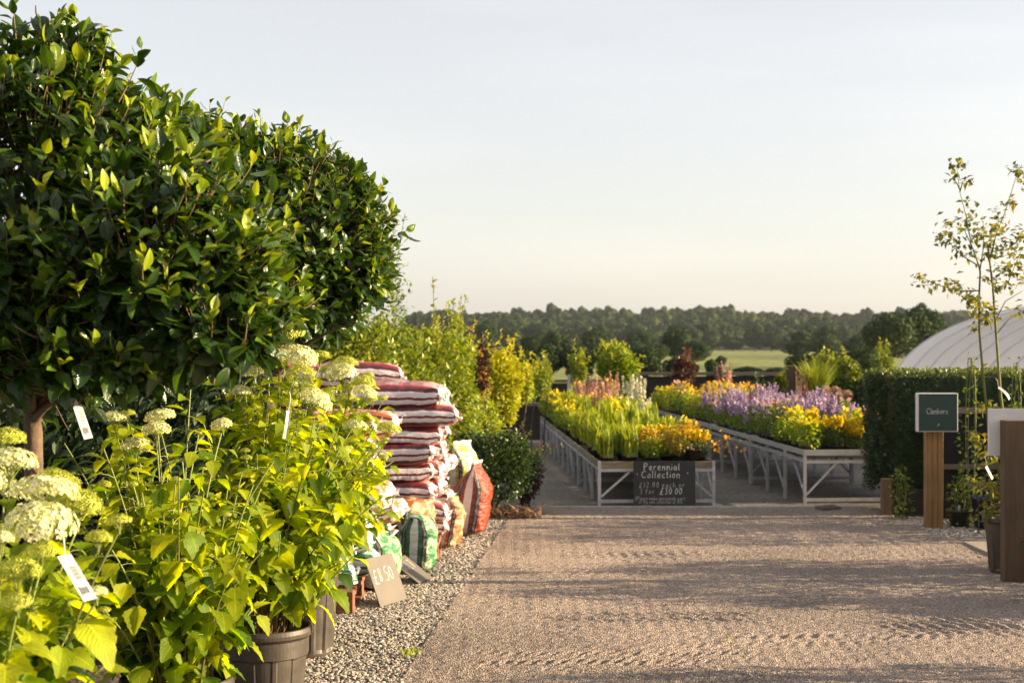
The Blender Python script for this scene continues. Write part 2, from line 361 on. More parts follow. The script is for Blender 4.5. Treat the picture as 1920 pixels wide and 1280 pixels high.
def path_h(X, Y):
    P = np.stack([X, Y, 0 * X], -1)
    fade = np.clip((15 - Y) / 6, .15, 1)
    h = .003 * nz(P, 9, 1) + .003 * nz(P, 23, 2) + .0032 * nz(P, 47, 3) + .008 * nz(P, 1.1, 9)
    h += rng.normal(0, .0017, X.shape) * fade
    h += tread(X, Y, 8.75, .12, 1.75, .02, .24, .085, 1.1, .008) + tread(X, Y, 7.62, -.35, 1.5, .06, .26, .078, -1.0, .008) + tread(X, Y, 7.25, .2, 1.9, -.03, .20, .085, 1.2, .007)
    h += tread(X, Y, 8.5, 2.0, 3.6, -.02, .28, .10, .6, .008) + tread(X, Y, 8.1, .9, 2.9, .03, .2, .09, -.8, .005) + tread(X, Y, 9.6, -.3, 1.1, .05, .22, .09, 1.1, .005)
    h += tread(X, Y, 11.4, .2, 2.2, .01, .25, .1, .7, .003) + tread(X, Y, 10.5, -.2, 1.4, .02, .25, .1, -.9, .003)
    h += .0035 * np.sin((Y * 1.0 + .25 * np.sin(X * 1.3)) * 22) * np.clip(nz(P, 1.3, 14), 0, 1)
    return .018 + h
V, Fq = grid(0, 3.75, 5.6, 14.6, 260, 560, path_h, edge_x)
g = MB(); g.add(V, Fq); tag(g.build('path', M['path'], smooth=True), kind='structure')
V, Fq = grid(3.75, 8.5, 5.6, 12.4, 60, 90, path_h); g = MB(); g.add(V, Fq); tag(g.build('path', M['path'], smooth=True), kind='structure')
V, Fq = grid(-1.0, 9.0, 1.0, 5.6, 50, 50, path_h); g = MB(); g.add(V, Fq); tag(g.build('path', M['path'], smooth=True), kind='structure')
# the concrete yard beyond, under the benches
g = MB(); V, Fq = grid(-.9, 9.5, 14.68, 26, 90, 90, lambda X, Y: -.006 + .004 * nz(np.stack([X, Y, 0 * X], -1), 1.5, 5)); g.add(V, Fq)
tag(g.build('pavement', M['yard'], smooth=True), kind='structure')
g = MB(); g.box((1.85, 14.64, .01), (3.6, .05, .05)); tag(g.build('kerb', M['kerb']), kind='structure')
g = MB(); g.box((4.62, 11.45, .017), (1.6, 1.2, .03))
tag(g.build('slab', plain('sandy_slab', (.30, .25, .20), .9, 0, .2, 5, .5, 50)), kind='structure')
# gravel stones: left verge and round the sign post
ico = 1.618
iv = unit(np.array([(-1, ico, 0), (1, ico, 0), (-1, -ico, 0), (1, -ico, 0), (0, -1, ico), (0, 1, ico), (0, -1, -ico), (0, 1, -ico), (ico, 0, -1), (ico, 0, 1), (-ico, 0, -1), (-ico, 0, 1)], float))
ifc = np.array([(0, 11, 5), (0, 5, 1), (0, 1, 7), (0, 7, 10), (0, 10, 11), (1, 5, 9), (5, 11, 4), (11, 10, 2), (10, 7, 6), (7, 1, 8), (3, 9, 4), (3, 4, 2), (3, 2, 6), (3, 6, 8), (3, 8, 9), (4, 9, 5), (2, 4, 11), (6, 2, 10), (8, 6, 7), (9, 8, 1)])
def stones(x0f, x1f, y0, y1, n, s0, s1, z=0.0, pile=.012):
    mb = MB(); Y = rng.uniform(y0, y1, n); X = x0f(Y) + (x1f(Y) - x0f(Y)) * rng.uniform(0, 1, n)
    for k in range(6):
        V0 = iv * (1 + rng.uniform(-.28, .28, (12, 1))) * [1, .8, .55]
        m = np.arange(n) % 6 == k; c = m.sum()
        an = rng.uniform(0, 6.28, c); tl = rng.normal(0, .35, (c, 2)); up = unit(np.stack([tl[:, 0], tl[:, 1], np.ones(c)], 1))
        R = frames(np.stack([np.cos(an), np.sin(an), 0 * an], 1), up)
        P = np.stack([X[m], Y[m], z + rng.uniform(0, pile, c)], 1)
        mb.inst((V0, ifc, np.zeros((12, 2))), P, R, rng.uniform(s0, s1, c), np.clip(rng.beta(2.2, 2, c), 0, 1) * rng.choice([1, 1, 1, 1.0], c))
    return mb
st = stones(lambda y: edge_x(y) - .9 - .05 * (y < 9), lambda y: edge_x(y) + .015, 6.2, 10.2, 17000, .007, .0145)
tag(st.build('gravel', M['stone']), 'loose pale grey and cream stone chippings beside the worn path', 'gravel', kind='stuff')
st = stones(lambda y: edge_x(y) - .75, lambda y: edge_x(y) + .02, 10.2, 14.8, 11000, .009, .017)
tag(st.build('gravel', M['stone']), 'stone chippings running back beside the stacked compost bags', 'gravel', kind='stuff')
st = stones(lambda y: 3.62 + .35 * np.clip(12.2 - y, 0, 2) , lambda y: 5.2 + 0 * y, 12.1, 13.9, 7000, .012, .022)
tag(st.build('gravel', M['stone']), 'patch of bluish grey chippings around the timber sign post', 'gravel', kind='stuff')
st = stones(lambda y: edge_x(y) + .02 + 0 * y, lambda y: edge_x(y) + 4.0, 6.0, 14.5, 2600, .003, .0075, .014, .006)
tag(st.build('gravel', M['stone']), 'sparse grit lying loose over the worn path', 'grit', kind='stuff')

# far field and wooded hills
g = MB(); V, Fq = grid(-300, 400, 60, 420, 12, 12, lambda X, Y: .05 + 0 * X + .0); g.add(V, Fq); tag(g.build('field', M['grass']), kind='structure')
def hillz(X, Y): return np.clip((Y - 400) / 260, 0, 1) ** 1.2 * (7.0 + 1.2 * np.sin(X / 70.0))
g = MB(); V, Fq = grid(-420, 520, 395, 900, 40, 24, lambda X, Y: .3 + hillz(X, Y)); g.add(V, Fq); tag(g.build('hills', M['hill'], smooth=True), kind='structure')

# ------------------------------------------------------------------ camellias (near, left)
def bez(p0, p1, p2, n=8):
    t = np.linspace(0, 1, n)[:, None]; return (1 - t) ** 2 * p0 + 2 * t * (1 - t) * p1 + t ** 2 * p2
def camellia(label, base, fork, lobes, leaf, trunk_r, group, extra=(), seed=1):
    root = thing('camellia_tree', label, 'tree', tuple(base), 0, group); b = np.asarray(base, float)
    lv = MB(); tw = MB()
    fork = np.asarray(fork, float) - b
    for (c, r, n) in lobes:
        c = np.asarray(c) - b; r = np.asarray(r, float)
        m = int(n * 1.5); d = sph(m); rr = rng.uniform(.5, 1, m) ** .45
        k = nz(d * 1.3 + c, 2.3, seed)
        P = c + d * r * (rr * (1 + .13 * k + rng.normal(0, .045, m) + .16 * (rng.random(m) < .07)))[:, None]
        keep = np.ones(m, bool)
        for (c2, r2, _) in lobes:
            c2 = np.asarray(c2) - b
            if np.allclose(c2, c): continue
            keep &= (np.linalg.norm((P - c2) / np.asarray(r2), axis=1) > .72)
        P = P[keep][:n]; d = d[keep][:n]; rr = rr[keep][:n]; kk = k[keep][:n]
        ax = unit(.55 * d + np.array([0, 0, .75]) + .3 * sph(len(P)))
        ax[:, 2] = np.where(d[:, 2] < -.35, ax[:, 2] - .75, ax[:, 2]); ax = unit(ax)
        for i in range(len(P)):
            L = rng.uniform(.12, .26); q = P[i] - ax[i] * L * .6 - d[i] * L * .8
            tw.tube(bez(q, P[i] - ax[i] * L * .55, P[i], 4), [.0032, .0026, .002, .0012], 4, rng.uniform(.3, .7))
        G = 2.4
        nl = 7
        for j in range(nl):
            f = j / (nl - 1)                                  # 0 = tip leaf, 1 = lowest
            az = rng.uniform(0, 6.28, len(P)) + j * G
            x = unit(np.cross(ax, np.array([.3, .8, .1]))); y = np.cross(ax, x)
            perp = np.cos(az)[:, None] * x + np.sin(az)[:, None] * y
            th = np.radians(22 + 62 * f + rng.normal(0, 12, len(P)))[:, None]
            dl = unit(ax * np.cos(th) + perp * np.sin(th) + np.array([0, 0, -.28 * f]))
            nr = unit(ax + .25 * sph(len(P)) + np.array([0, 0, .35]))
            p0 = P - ax * (f * .10 * leaf / .08) + perp * .006
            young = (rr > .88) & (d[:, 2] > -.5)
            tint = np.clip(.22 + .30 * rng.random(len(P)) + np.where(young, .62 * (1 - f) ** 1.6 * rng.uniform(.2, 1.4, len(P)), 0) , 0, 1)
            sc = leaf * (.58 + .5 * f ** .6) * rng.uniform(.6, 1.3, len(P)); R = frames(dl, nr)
            tk = rng.integers(0, 4, len(P))
            keepm = rng.random(len(P)) > .12
            for q_ in range(4):
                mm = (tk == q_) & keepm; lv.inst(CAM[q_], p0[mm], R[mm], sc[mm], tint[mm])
    tr = MB()
    limbs = []
    for (c, r, n) in lobes:
        c = np.asarray(c) - b
        for q_ in range(5):
            tgt = c + unit(rng.normal(size=3) + [0, 0, .4]) * np.asarray(r) * .6
            mid = fork + (tgt - fork) * .35 + np.array([0, 0, .15]) + rng.normal(0, .04, 3)
            pts = bez(fork, mid, tgt, 9); tr.tube(pts, np.linspace(trunk_r * .5, .006, 9), 7)
            for s_ in range(5):
                p = pts[rng.integers(3, 9)]; tg = p + unit(rng.normal(size=3) + [0, 0, .3]) * rng.uniform(.15, .4) * np.asarray(r).mean() * 1.6
                tr.tube(bez(p, (p + tg) / 2 + rng.normal(0, .03, 3), tg, 6), np.linspace(.007, .002, 6), 5)
    pts = np.array([[0, 0, .3], [.012, 0, fork[2] * .45], [-.008, 0, fork[2] * .8], fork])
    tr.tube(bez(pts[0], pts[1], fork, 12), np.linspace(trunk_r * 1.1, trunk_r * .92, 12), 12)
    for pth in extra:
        pth = [np.asarray(p) - b for p in pth]; tr.tube(bez(pth[0], pth[1], pth[2], 10), np.linspace(pth_r := trunk_r * .55, .004, 10), 8)
    tr.build('trunk', M['bark'], root, True); tw.build('twigs', M['twig'], root, True)
    lv.build('leaves', M['camellia'], root, True)
    pot_parts(root, .2, .42)
    return root

def pot_mesh(rt, h):
    mb = MB(); seg = 72; k = rt / .2
    prof = [(.0, .012), (.148, .0), (.152, .012), (.155, .03), (.157, .05), (.180, h * .74), (.186, h * .76), (.188, h * .90), (.196, h * .915), (.204, h * .93), (.206, h * .96), (.203, h * .995), (.196, h), (.188, h * .985), (.183, h * .9), (.17, h * .55)]
    prof = np.array(prof); prof[:, 0] *= k
    an = np.arange(seg) * 2 * math.pi / seg
    rib = ((np.arange(seg) % 6) < 4).astype(float)
    R_ = np.repeat(prof[:, :1], seg, 1); R_[4:6] -= .0085 * rib * k; R_[4] += .002
    V = np.stack([R_ * np.cos(an), R_ * np.sin(an), np.repeat(prof[:, 1:], seg, 1)], -1).reshape(-1, 3)
    n = len(prof); i = np.arange(n - 1)[:, None] * seg; j = np.arange(seg)[None]; kk = (j + 1) % seg
    mb.add(V, np.stack([i + j, i + kk, i + seg + kk, i + seg + j], -1).reshape(-1, 4)); return mb
def pot_parts(root, rt, h):
    pot_mesh(rt, h).build('pot', M['pot'], root, False)
    s_ = MB(); V, Fq = grid(-1, 1, -1, 1, 14, 14, lambda X, Y: 0 * X); q = V[:, :2]; l = np.maximum(np.abs(q).max(1), 1e-6); q = q * (l / (np.linalg.norm(q, axis=1) + 1e-6))[:, None]
    V = np.c_[q * rt * .9, h * .88 + rng.normal(0, .004, len(V))]; s_.add(V, Fq); s_.build('soil', M['soil'], root, True)

A = lambda px, py, D: at(px, py, D)
bx_ = A(60, 700, 4.9)[0]
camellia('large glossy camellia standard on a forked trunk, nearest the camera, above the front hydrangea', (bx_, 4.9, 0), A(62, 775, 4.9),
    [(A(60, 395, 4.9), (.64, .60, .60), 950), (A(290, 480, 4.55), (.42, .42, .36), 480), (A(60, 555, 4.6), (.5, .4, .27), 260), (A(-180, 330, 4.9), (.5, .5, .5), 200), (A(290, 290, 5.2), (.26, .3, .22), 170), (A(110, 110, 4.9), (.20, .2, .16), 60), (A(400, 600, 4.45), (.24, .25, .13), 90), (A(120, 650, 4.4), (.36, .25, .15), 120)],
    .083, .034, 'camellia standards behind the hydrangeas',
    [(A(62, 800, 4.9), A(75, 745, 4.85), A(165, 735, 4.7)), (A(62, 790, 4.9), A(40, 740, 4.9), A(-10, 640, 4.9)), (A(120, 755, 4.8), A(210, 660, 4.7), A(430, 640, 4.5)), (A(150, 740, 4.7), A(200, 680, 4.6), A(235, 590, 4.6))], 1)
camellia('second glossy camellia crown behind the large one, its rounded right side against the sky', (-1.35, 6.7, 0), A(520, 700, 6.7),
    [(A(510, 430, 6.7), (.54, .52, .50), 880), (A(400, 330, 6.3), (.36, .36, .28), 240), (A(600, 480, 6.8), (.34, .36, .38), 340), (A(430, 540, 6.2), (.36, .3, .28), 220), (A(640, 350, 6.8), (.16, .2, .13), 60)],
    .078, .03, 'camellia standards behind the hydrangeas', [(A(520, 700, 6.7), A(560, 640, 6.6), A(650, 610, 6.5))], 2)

# ------------------------------------------------------------------ hydrangeas in pots
def head_mesh(kind, seed):
    r = np.random.default_rng(seed); mb = MB(); n = {'white': 260, 'lime': 420}[kind]
    u = r.uniform(0, 1, n); ph = np.arange(n) * 2.39996; ct = 1 - 1.25 * (np.arange(n) + .5) / n
    st_ = np.sqrt(np.clip(1 - ct ** 2, 0, 1)); d = np.stack([st_ * np.cos(ph), st_ * np.sin(ph), ct], 1)
    rad = 1 + .13 * nz(d * 2.2, 1.6, seed) + r.normal(0, .035, n)
    P = d * rad[:, None] * [1, 1, .58]; nr = unit(d * [1, 1, 1.3] + .35 * unit(r.normal(size=(n, 3))))
    R = frames(np.cross(nr, unit(r.normal(size=(n, 3)))), nr)
    s_ = {'white': .17, 'lime': .085}[kind]
    tn = np.clip(r.normal(.62, .25, n) + .25 * nz(d, 3, seed), 0, 1)
    mb.inst(FLO, P, R, s_ * r.uniform(.75, 1.2, n), tn)
    if kind == 'lime':
        P2 = P * .93; mb.inst(FLO, P2, R, s_ * 1.2 * r.uniform(.75, 1.2, n), tn * .4)
    for k in range(11):
        a_ = k * .571 * 2; q = np.array([math.cos(a_) * .72, math.sin(a_) * .72, .0]) * (.4 + .6 * (k % 3) / 2)
        mb.tube(bez(np.array([0, 0, -.95]), np.array([0, 0, -.55]), q + [0, 0, .1], 4), [.035, .03, .022, .018], 4, .8, 1)
    return mb.data('flower_head', [M['p_white'] if kind == 'white' else M['p_lime'], M['stem']], False)
HEADS = {k: [head_mesh(k, s_) for s_ in (3, 4, 5)] for k in ('white', 'lime')}

def hydrangea(label, px, D, blooms, ncane, spread, height, leafs=.105, group='hydrangeas in black pots', h0=.5, cxs=0.0, tlow=.16):
    base = np.array([(px - CX) * D / F, D, 0]); root = thing('potted_hydrangea', label, 'shrub', tuple(base), 0, group)
    pot_parts(root, .2, h0)
    sm = MB(); lf = MB(); ends = []
    for (bx, by, s_, kind, dd) in blooms:
        p = A(bx, by, D + dd) - base; r = s_ * (D + dd) / F / 2; ends.append((p, r, kind))
    for i in range(ncane):
        an = i * 2.4 + rng.uniform(-.3, .3); q = spread * math.sqrt(rng.uniform(.03, 1)); z = height * rng.uniform(.55, 1.0) * (1 - .18 * (q / spread) ** 2)
        ends.append((np.array([cxs + q * math.cos(an), q * math.sin(an), z]), 0, None))
    for (p, r, kind) in ends:
        an = rng.uniform(0, 6.28); b0 = np.array([.12 * math.cos(an), .12 * math.sin(an), h0 * .86]) * [rng.uniform(.3, 1), rng.uniform(.3, 1), 1]
        if p[0] ** 2 + p[1] ** 2 > .02: b0[:2] = p[:2] / np.linalg.norm(p[:2]) * rng.uniform(.02, .13)
        tip = p - np.array([0, 0, r * .8]); mid = b0 + (tip - b0) * [.3, .3, .6] + rng.normal(0, .02, 3)
        pts = bez(b0, mid, tip, 12); sm.tube(pts, np.linspace(.0048, .0026, 12), 5, np.linspace(.0, 1.0, 12).repeat(5) * rng.uniform(.6, 1))
        L = np.linalg.norm(tip - b0); nn = max(3, int(L / .070)); a0 = rng.uniform(0, 6.28)
        for k in range(nn):
            t = tlow + (.96 - tlow) * k / nn + rng.uniform(-.03, .03)
            if t > .97: continue
            q = pts[min(11, int(t * 11))] + (pts[min(11, int(t * 11) + 1)] - pts[min(11, int(t * 11))]) * (t * 11 % 1)
            for sgn in (0, math.pi):
                if rng.random() < (.30 if t < .4 else .06): continue
                az = a0 + k * 1.571 + sgn + rng.normal(0, .35); out = np.array([math.cos(az), math.sin(az), 0])
                pl = rng.uniform(.02, .055); e_ = q + out * pl + [0, 0, pl * rng.uniform(-.1, .5)]
                sm.tube(bez(q, (q + e_) / 2 + [0, 0, .008], e_, 3), [.0017, .0015, .0012], 3, .8)
                dz = rng.uniform(-1.1, .15) if t < .8 else rng.uniform(-.6, .5)
                d = unit(out + [0, 0, dz]); nr = unit(np.array([0, 0, 1.]) + .5 * out + rng.normal(0, .25, 3))
                s2 = leafs * (1.0 if t < .75 else .72) * rng.uniform(.5, 1.2)
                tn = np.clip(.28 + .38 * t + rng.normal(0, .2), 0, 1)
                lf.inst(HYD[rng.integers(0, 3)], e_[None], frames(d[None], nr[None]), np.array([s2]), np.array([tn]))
        if kind:
            ho = bpy.data.objects.new('flower_head', HEADS[kind][rng.integers(0, 3)]); COL.objects.link(ho); ho.parent = root
            ho.location = p; ho.scale = (r, r, r * rng.uniform(.95, 1.25)); ho.rotation_euler = (rng.normal(0, .16), rng.normal(0, .16), rng.uniform(0, 6.28))
        elif rng.random() < .3:
            ho = bpy.data.objects.new('flower_head', HEADS['lime'][rng.integers(0, 3)]); COL.objects.link(ho); ho.parent = root
            rr = rng.uniform(.012, .024); ho.location = p; ho.scale = (rr, rr, rr)
    sm.build('stems', M['stem'], root, True); lf.build('leaves', M['hyd'], root, True)
    return root
W_, G_ = 'white', 'lime'
hydrangea('nearest potted hydrangea with the largest creamy mophead blooms, at the bottom left corner', -60, 3.55,
    [(75, 985, 128, W_, 0), (85, 925, 115, W_, .12), (150, 945, 85, G_, .2), (20, 868, 92, W_, .2), (10, 825, 75, G_, .3), (222, 978, 50, G_, .05), (32, 1075, 85, G_, -.1), (0, 1012, 52, W_, -.1),
     (78, 1035, 62, G_, -.05), (180, 1112, 42, W_, 0), (186, 1010, 50, G_, .1), (30, 1130, 60, G_, -.25), (-10, 905, 90, W_, .3), (110, 905, 80, G_, .3)], 26, .42, 1.04, .135)
hydrangea('potted hydrangea with small cream blooms below the tree label, second pot from the camera', 332, 5.15,
    [(215, 785, 48, W_, .1), (205, 713, 44, W_, .3), (300, 782, 54, W_, .1), (293, 807, 50, W_, -.05), (255, 838, 52, W_, 0), (415, 797, 38, W_, .2), (240, 775, 26, G_, .1), (196, 908, 26, G_, -.1), (360, 665, 62, G_, .3)], 64, .48, 1.50, .115, cxs=-.06, tlow=.2)
hydrangea('tall potted hydrangea with lime and cream domes, in the wide rimmed pot nearer the gravel', 497, 6.1,
    [(538, 627, 70, G_, .1), (430, 630, 72, W_, .2), (418, 685, 62, W_, .1), (480, 647, 30, G_, 0), (557, 673, 74, W_, 0), (563, 704, 56, G_, -.1), (545, 727, 42, W_, .1), (590, 752, 64, W_, -.1), (578, 735, 50, G_, .05),
     (475, 697, 42, W_, .1), (505, 665, 44, G_, .25), (600, 668, 40, G_, .3), (450, 735, 40, W_, -.1), (545, 758, 26, G_, -.2)], 72, .52, 1.62, .115, cxs=.0, tlow=.40)
hydrangea('potted hydrangea with flat lime heads leaning over the compost bags, farthest of the pots', 572, 7.8,
    [(620, 697, 50, G_, .1), (648, 681, 46, G_, .2), (638, 700, 60, W_, 0), (681, 718, 46, G_, 0), (683, 737, 44, W_, -.1), (655, 729, 30, G_, 0), (697, 750, 22, G_, 0), (716, 747, 22, G_, .1), (728, 805, 48, G_, 0), (666, 800, 44, W_, -.1),
     (637, 852, 52, G_, -.35), (650, 748, 34, G_, .1), (690, 705, 24, G_, .2)], 70, .46, 1.48, .115, cxs=.10, tlow=.38)

# plant tags
def plant_tag(label, p, q, wd, loop=True, curl=0.0):
    p, q = np.asarray(p), np.asarray(q); root = thing('plant_tag', label, 'label', tuple(p))
    d = q - p; L = np.linalg.norm(d); y = d / L; x = unit(np.cross(y, [-.75, .65, .0])); z = np.cross(x, y)
    if z[1] > 0: z = -z
    mb = MB(); n = 8; V = []
    for i in range(n + 1):
        t = i / n; o = y * L * t + z * curl * (t - t * t)
        for s_ in (-.5, .5): V.append(o + x * wd * s_)
    mb.add(V, [[2 * i, 2 * i + 1, 2 * i + 3, 2 * i + 2] for i in range(n)]); c = mb.build('card', M['tagw'], root)
    so = c.modifiers.new('t', 'SOLIDIFY'); so.thickness = .0006; so.offset = 0
    pr = MB()
    for k in range(11):
        t = .28 + .026 * k; c_ = y * L * t + z * (.0016 + curl * (t - t * t)) + x * wd * .08
        pr.box(c_, (wd * .38, L * (.009 if k % 3 else .016), .0002), np.stack([x, y, z], 1))
    for k in range(4):
        c_ = y * L * .79 + z * (.0016 + curl * .16) + x * wd * (-.27 + .16 * k); pr.box(c_, (wd * .06, L * rng.uniform(.12, .22), .0002), np.stack([x, y, z], 1))
    pr.build('print', M['print'], root)
    if loop:
        lp = MB(); lp.tube(bez(np.zeros(3), np.array([.012, .0, .035]) - y * .02, -y * .03 + [0, .0, .045], 8), .0022, 5); lp.build('loop', M['tagw'], root, True)
plant_tag('white barcode tag hanging from a branch of the camellia', A(142, 752, 4.62), A(166, 822, 4.6), .033)
plant_tag('large white barcode tag among the nearest hydrangea leaves', A(120, 1040, 3.42), A(170, 1124, 3.36), .037)
plant_tag('narrow white looped tag on the tall hydrangea', A(540, 770, 5.62), A(532, 822, 5.6), .014, True, .01)

# dark shrubs filling in behind the pots
def bush(name, label, cat, c, r, n, size, tpls, material, tint=(.2, .8), trunk=None, group=None, base=None, clump=.8, lo=.45, lobes=0, spread=.8, stems=6, extra_sprigs=0, upb=.3):
    base = np.array([c[0], c[1], 0.0]) if base is None else np.asarray(base, float)
    root = thing(name, label, cat, tuple(base), 0, group); mb = MB(); c = np.asarray(c, float) - base; r = np.asarray(r, float)
    cs = [(c, r, n)]
    if lobes:
        cs = [(c, r * .78, n // 2)]
        for k in range(lobes):
            d = unit(rng.normal(size=3) + [0, 0, .35]); cs.append((c + d * r * rng.uniform(.5, .72), r * rng.uniform(.28, .45), n // 2 // lobes))
    for k, (cc, rr, nn) in enumerate(cs):
        P, d = blob_pts(nn, cc, rr, lo, clump, k + int(abs(c[0] * 100)))
        P = P[P[:, 2] > .03 + -base[2]]; d = d[:len(P)]
        ht = np.clip((P[:, 2] - (c[2] - r[2])) / (2 * r[2]), 0, 1)
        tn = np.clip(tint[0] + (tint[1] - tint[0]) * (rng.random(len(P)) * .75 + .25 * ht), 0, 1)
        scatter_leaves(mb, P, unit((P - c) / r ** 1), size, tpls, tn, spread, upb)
    tr = MB()
    for k in range(extra_sprigs):
        d = unit(rng.normal(size=3) * [1, 1, .6] + [0, 0, .9]); p0 = c + d * r * .8; p1 = c + d * r * rng.uniform(1.1, 1.4) + [0, 0, .08]
        tr.tube(bez(p0, (p0 + p1) / 2, p1, 4), .003, 4); q = p0 + (p1 - p0) * rng.uniform(.1, 1, 14)[:, None]
        scatter_leaves(mb, q, np.repeat(d[None], 14, 0), size, tpls, tint[1], 1.0, .3)
    mb.build('foliage', material, root, size > .03)
    if trunk:
        for k in range(stems):
            an = k * 2.4; tgt = c + np.array([math.cos(an) * r[0], math.sin(an) * r[1], rng.uniform(-.1, .6) * r[2]]) * .7
            tr.tube(bez(np.array([.03 * math.cos(an), .03 * math.sin(an), 0]), np.array([tgt[0] * .3, tgt[1] * .3, tgt[2] * .55]), tgt, 7), np.linspace(trunk, trunk * .3, 7), 6)
    if tr.n: tr.build('trunk' if stems < 4 else 'stems', M['bark'], root, True)
    return root
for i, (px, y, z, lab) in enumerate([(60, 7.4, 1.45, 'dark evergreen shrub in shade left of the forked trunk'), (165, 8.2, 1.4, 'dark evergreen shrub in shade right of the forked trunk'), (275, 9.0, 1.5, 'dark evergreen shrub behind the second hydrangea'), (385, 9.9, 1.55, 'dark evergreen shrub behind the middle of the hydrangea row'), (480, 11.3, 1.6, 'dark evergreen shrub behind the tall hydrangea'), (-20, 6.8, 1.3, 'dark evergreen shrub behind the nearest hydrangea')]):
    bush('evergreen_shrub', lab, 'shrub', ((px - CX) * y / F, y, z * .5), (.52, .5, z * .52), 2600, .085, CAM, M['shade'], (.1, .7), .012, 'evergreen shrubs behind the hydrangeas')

# ------------------------------------------------------------------ row of young leafy trees and shrubs behind the bags
def leafy_tree(label, px, D, top, half, bottom, n, size, material, tint, group, sprigs=6, stems=2):
    zt = 1.7 - (top - HY) * D / F; zb = bottom; x = (px - CX) * D / F; r = half * D / F
    return bush('young_tree', label, 'tree', (x, D, (zt + zb) / 2), (r, r * 1.0, (zt - zb) / 2), n, size, MAP and SM, material, tint, .016, group, None, .7, .3, 8, .9, stems, sprigs)
G1 = 'young leafy trees standing behind the compost bags'
leafy_tree('pale green young tree with bare reddish stems, above the top compost bags', 655, 13.2, 545, 95, .55, 6400, .058, M['birch'], (.3, 1), G1, 5, 3)
leafy_tree('wispy young tree whose sprigs show past the camellia against the sky', 718, 14.2, 415, 52, .8, 1300, .045, M['birch'], (.2, .8), G1, 14, 2)
leafy_tree('bushy green young tree in the middle of the row behind the bags', 750, 14.0, 578, 90, .5, 6400, .06, M['birch'], (.25, .9), G1, 6, 3)
leafy_tree('bright green young tree with a pointed top, right end of the row behind the bags', 822, 14.8, 580, 74, .4, 6400, .062, M['birch'], (.4, 1), G1, 10, 2)
leafy_tree('broad green bush filling below the pointed young tree', 790, 13.7, 680, 80, .25, 5600, .058, M['birch'], (.35, 1), G1, 4, 3)
leafy_tree('green bush behind the upper stack of maroon bags', 590, 14.2, 600, 75, .5, 3600, .06, M['birch'], (.2, .8), G1, 4, 2)
G2 = 'golden shrubs beside the far yard'
leafy_tree('tall golden orange shrub with a flame coloured top', 893, 17.0, 636, 24, .7, 1700, .055, M['orangeleaf'], (.4, .9), G2, 8, 1)
leafy_tree('broad bright golden shrub hanging over the dark gate', 942, 18.5, 652, 42, .6, 3400, .06, M['gold'], (.5, 1), G2, 14, 1)
leafy_tree('golden green shrub reaching right over the dark gate', 972, 19.5, 668, 34, .8, 2200, .06, M['gold'], (.2, .9), G2, 12, 1)
leafy_tree('tall loose green shrub left of the golden ones', 858, 16.5, 600, 44, .4, 3600, .055, M['lime'], (.1, .8), G2, 12, 3)
leafy_tree('low yellow green shrub in front of the golden one', 900, 16.0, 728, 56, .2, 3400, .05, M['lime'], (.3, 1), G2, 8, 3)
leafy_tree('rounded yellow green shrub just above the dark one', 870, 15.2, 700, 40, .3, 2600, .045, M['gold'], (.0, .6), G2, 8, 3)
leafy_tree('sparse dark red leaved shrub among the golden ones', 905, 15.9, 650, 15, 1.1, 260, .055, M['redleaf'], (.0, .7), None, 2, 1)
leafy_tree('thin yellow green shrub against the dark gate post', 1015, 22.0, 668, 26, .85, 1300, .055, M['birch'], (.5, 1), None, 6, 1)
leafy_tree('airy green shrub at the far end beside the gate', 992, 22.6, 676, 24, .7, 1100, .055, M['lime'], (.2, .9), None, 6, 1)
bush('evergreen_shrub', 'rounded dark green shrub at the end of the gravel verge', 'shrub', A(925, 878, 14.0), (.52, .44, .43), 12000, .034, SM, M['hedge'], (.1, .95), .012, None, (-.20, 14.0, 0), .8, .6, 11, .8, extra_sprigs=8)
bush('red_leaved_shrub', 'low shrub with purple brown leaves beside the rounded dark green one', 'shrub', A(988, 888, 14.3), (.20, .24, .34), 2600, .034, SM, M['redleaf'], (.0, .9), .008, None, (.14, 14.3, 0), .8, .4, 8, .9, extra_sprigs=6)
# dry stems under the shrubs
dg = MB(); n = 260; P = np.stack([rng.uniform(-.35, .28, n), rng.uniform(13.75, 14.3, n), 0 * np.ones(n)], 1); an = rng.uniform(0, 6.28, n)
dg.inst(blade_tpl(4, .012, .6), P, frames(np.stack([np.cos(an), np.sin(an), 0 * an], 1), np.array([0, 0, 1.])), np.stack([np.ones(n), rng.uniform(.2, .8, n), rng.uniform(.06, .17, n)], 1), rng.uniform(0, 1, n))
tag(dg.build('dry_grass', M['p_dry']), 'straw brown dead stems at the foot of the rounded dark shrub', 'grass', kind='stuff')
# little weeds
for (px, py, k, lab) in [(768, 1228, 34, 'small green weed growing on the line between gravel and path'), (550, 1222, 8, 'tiny weed beside the foot of the farthest pot'), (1075, 955, 14, 'tuft of weed at the foot of the front bench leg'), (1215, 955, 8, 'tiny tuft below the chalkboard'), (1672, 985, 16, 'weed tuft at the corner of the hedge planter'), (1365, 1208, 7, 'yellowish blade of weed on the open path')]:
    D = 1.7 * F / (py - HY); p = at(px, py, D); mb = MB(); an = rng.uniform(0, 6.28, k); P = p + np.stack([rng.normal(0, .03, k), rng.normal(0, .05, k), 0 * an + .01], 1)
    mb.inst(blade_tpl(4, .12, .5), P, frames(np.stack([np.cos(an), np.sin(an), 0 * an], 1), np.array([0, 0, 1.])), rng.uniform(.02, .05, k), rng.uniform(.3, 1, k)); tag(mb.build('weed_plant', M['lime']), lab, 'weed')

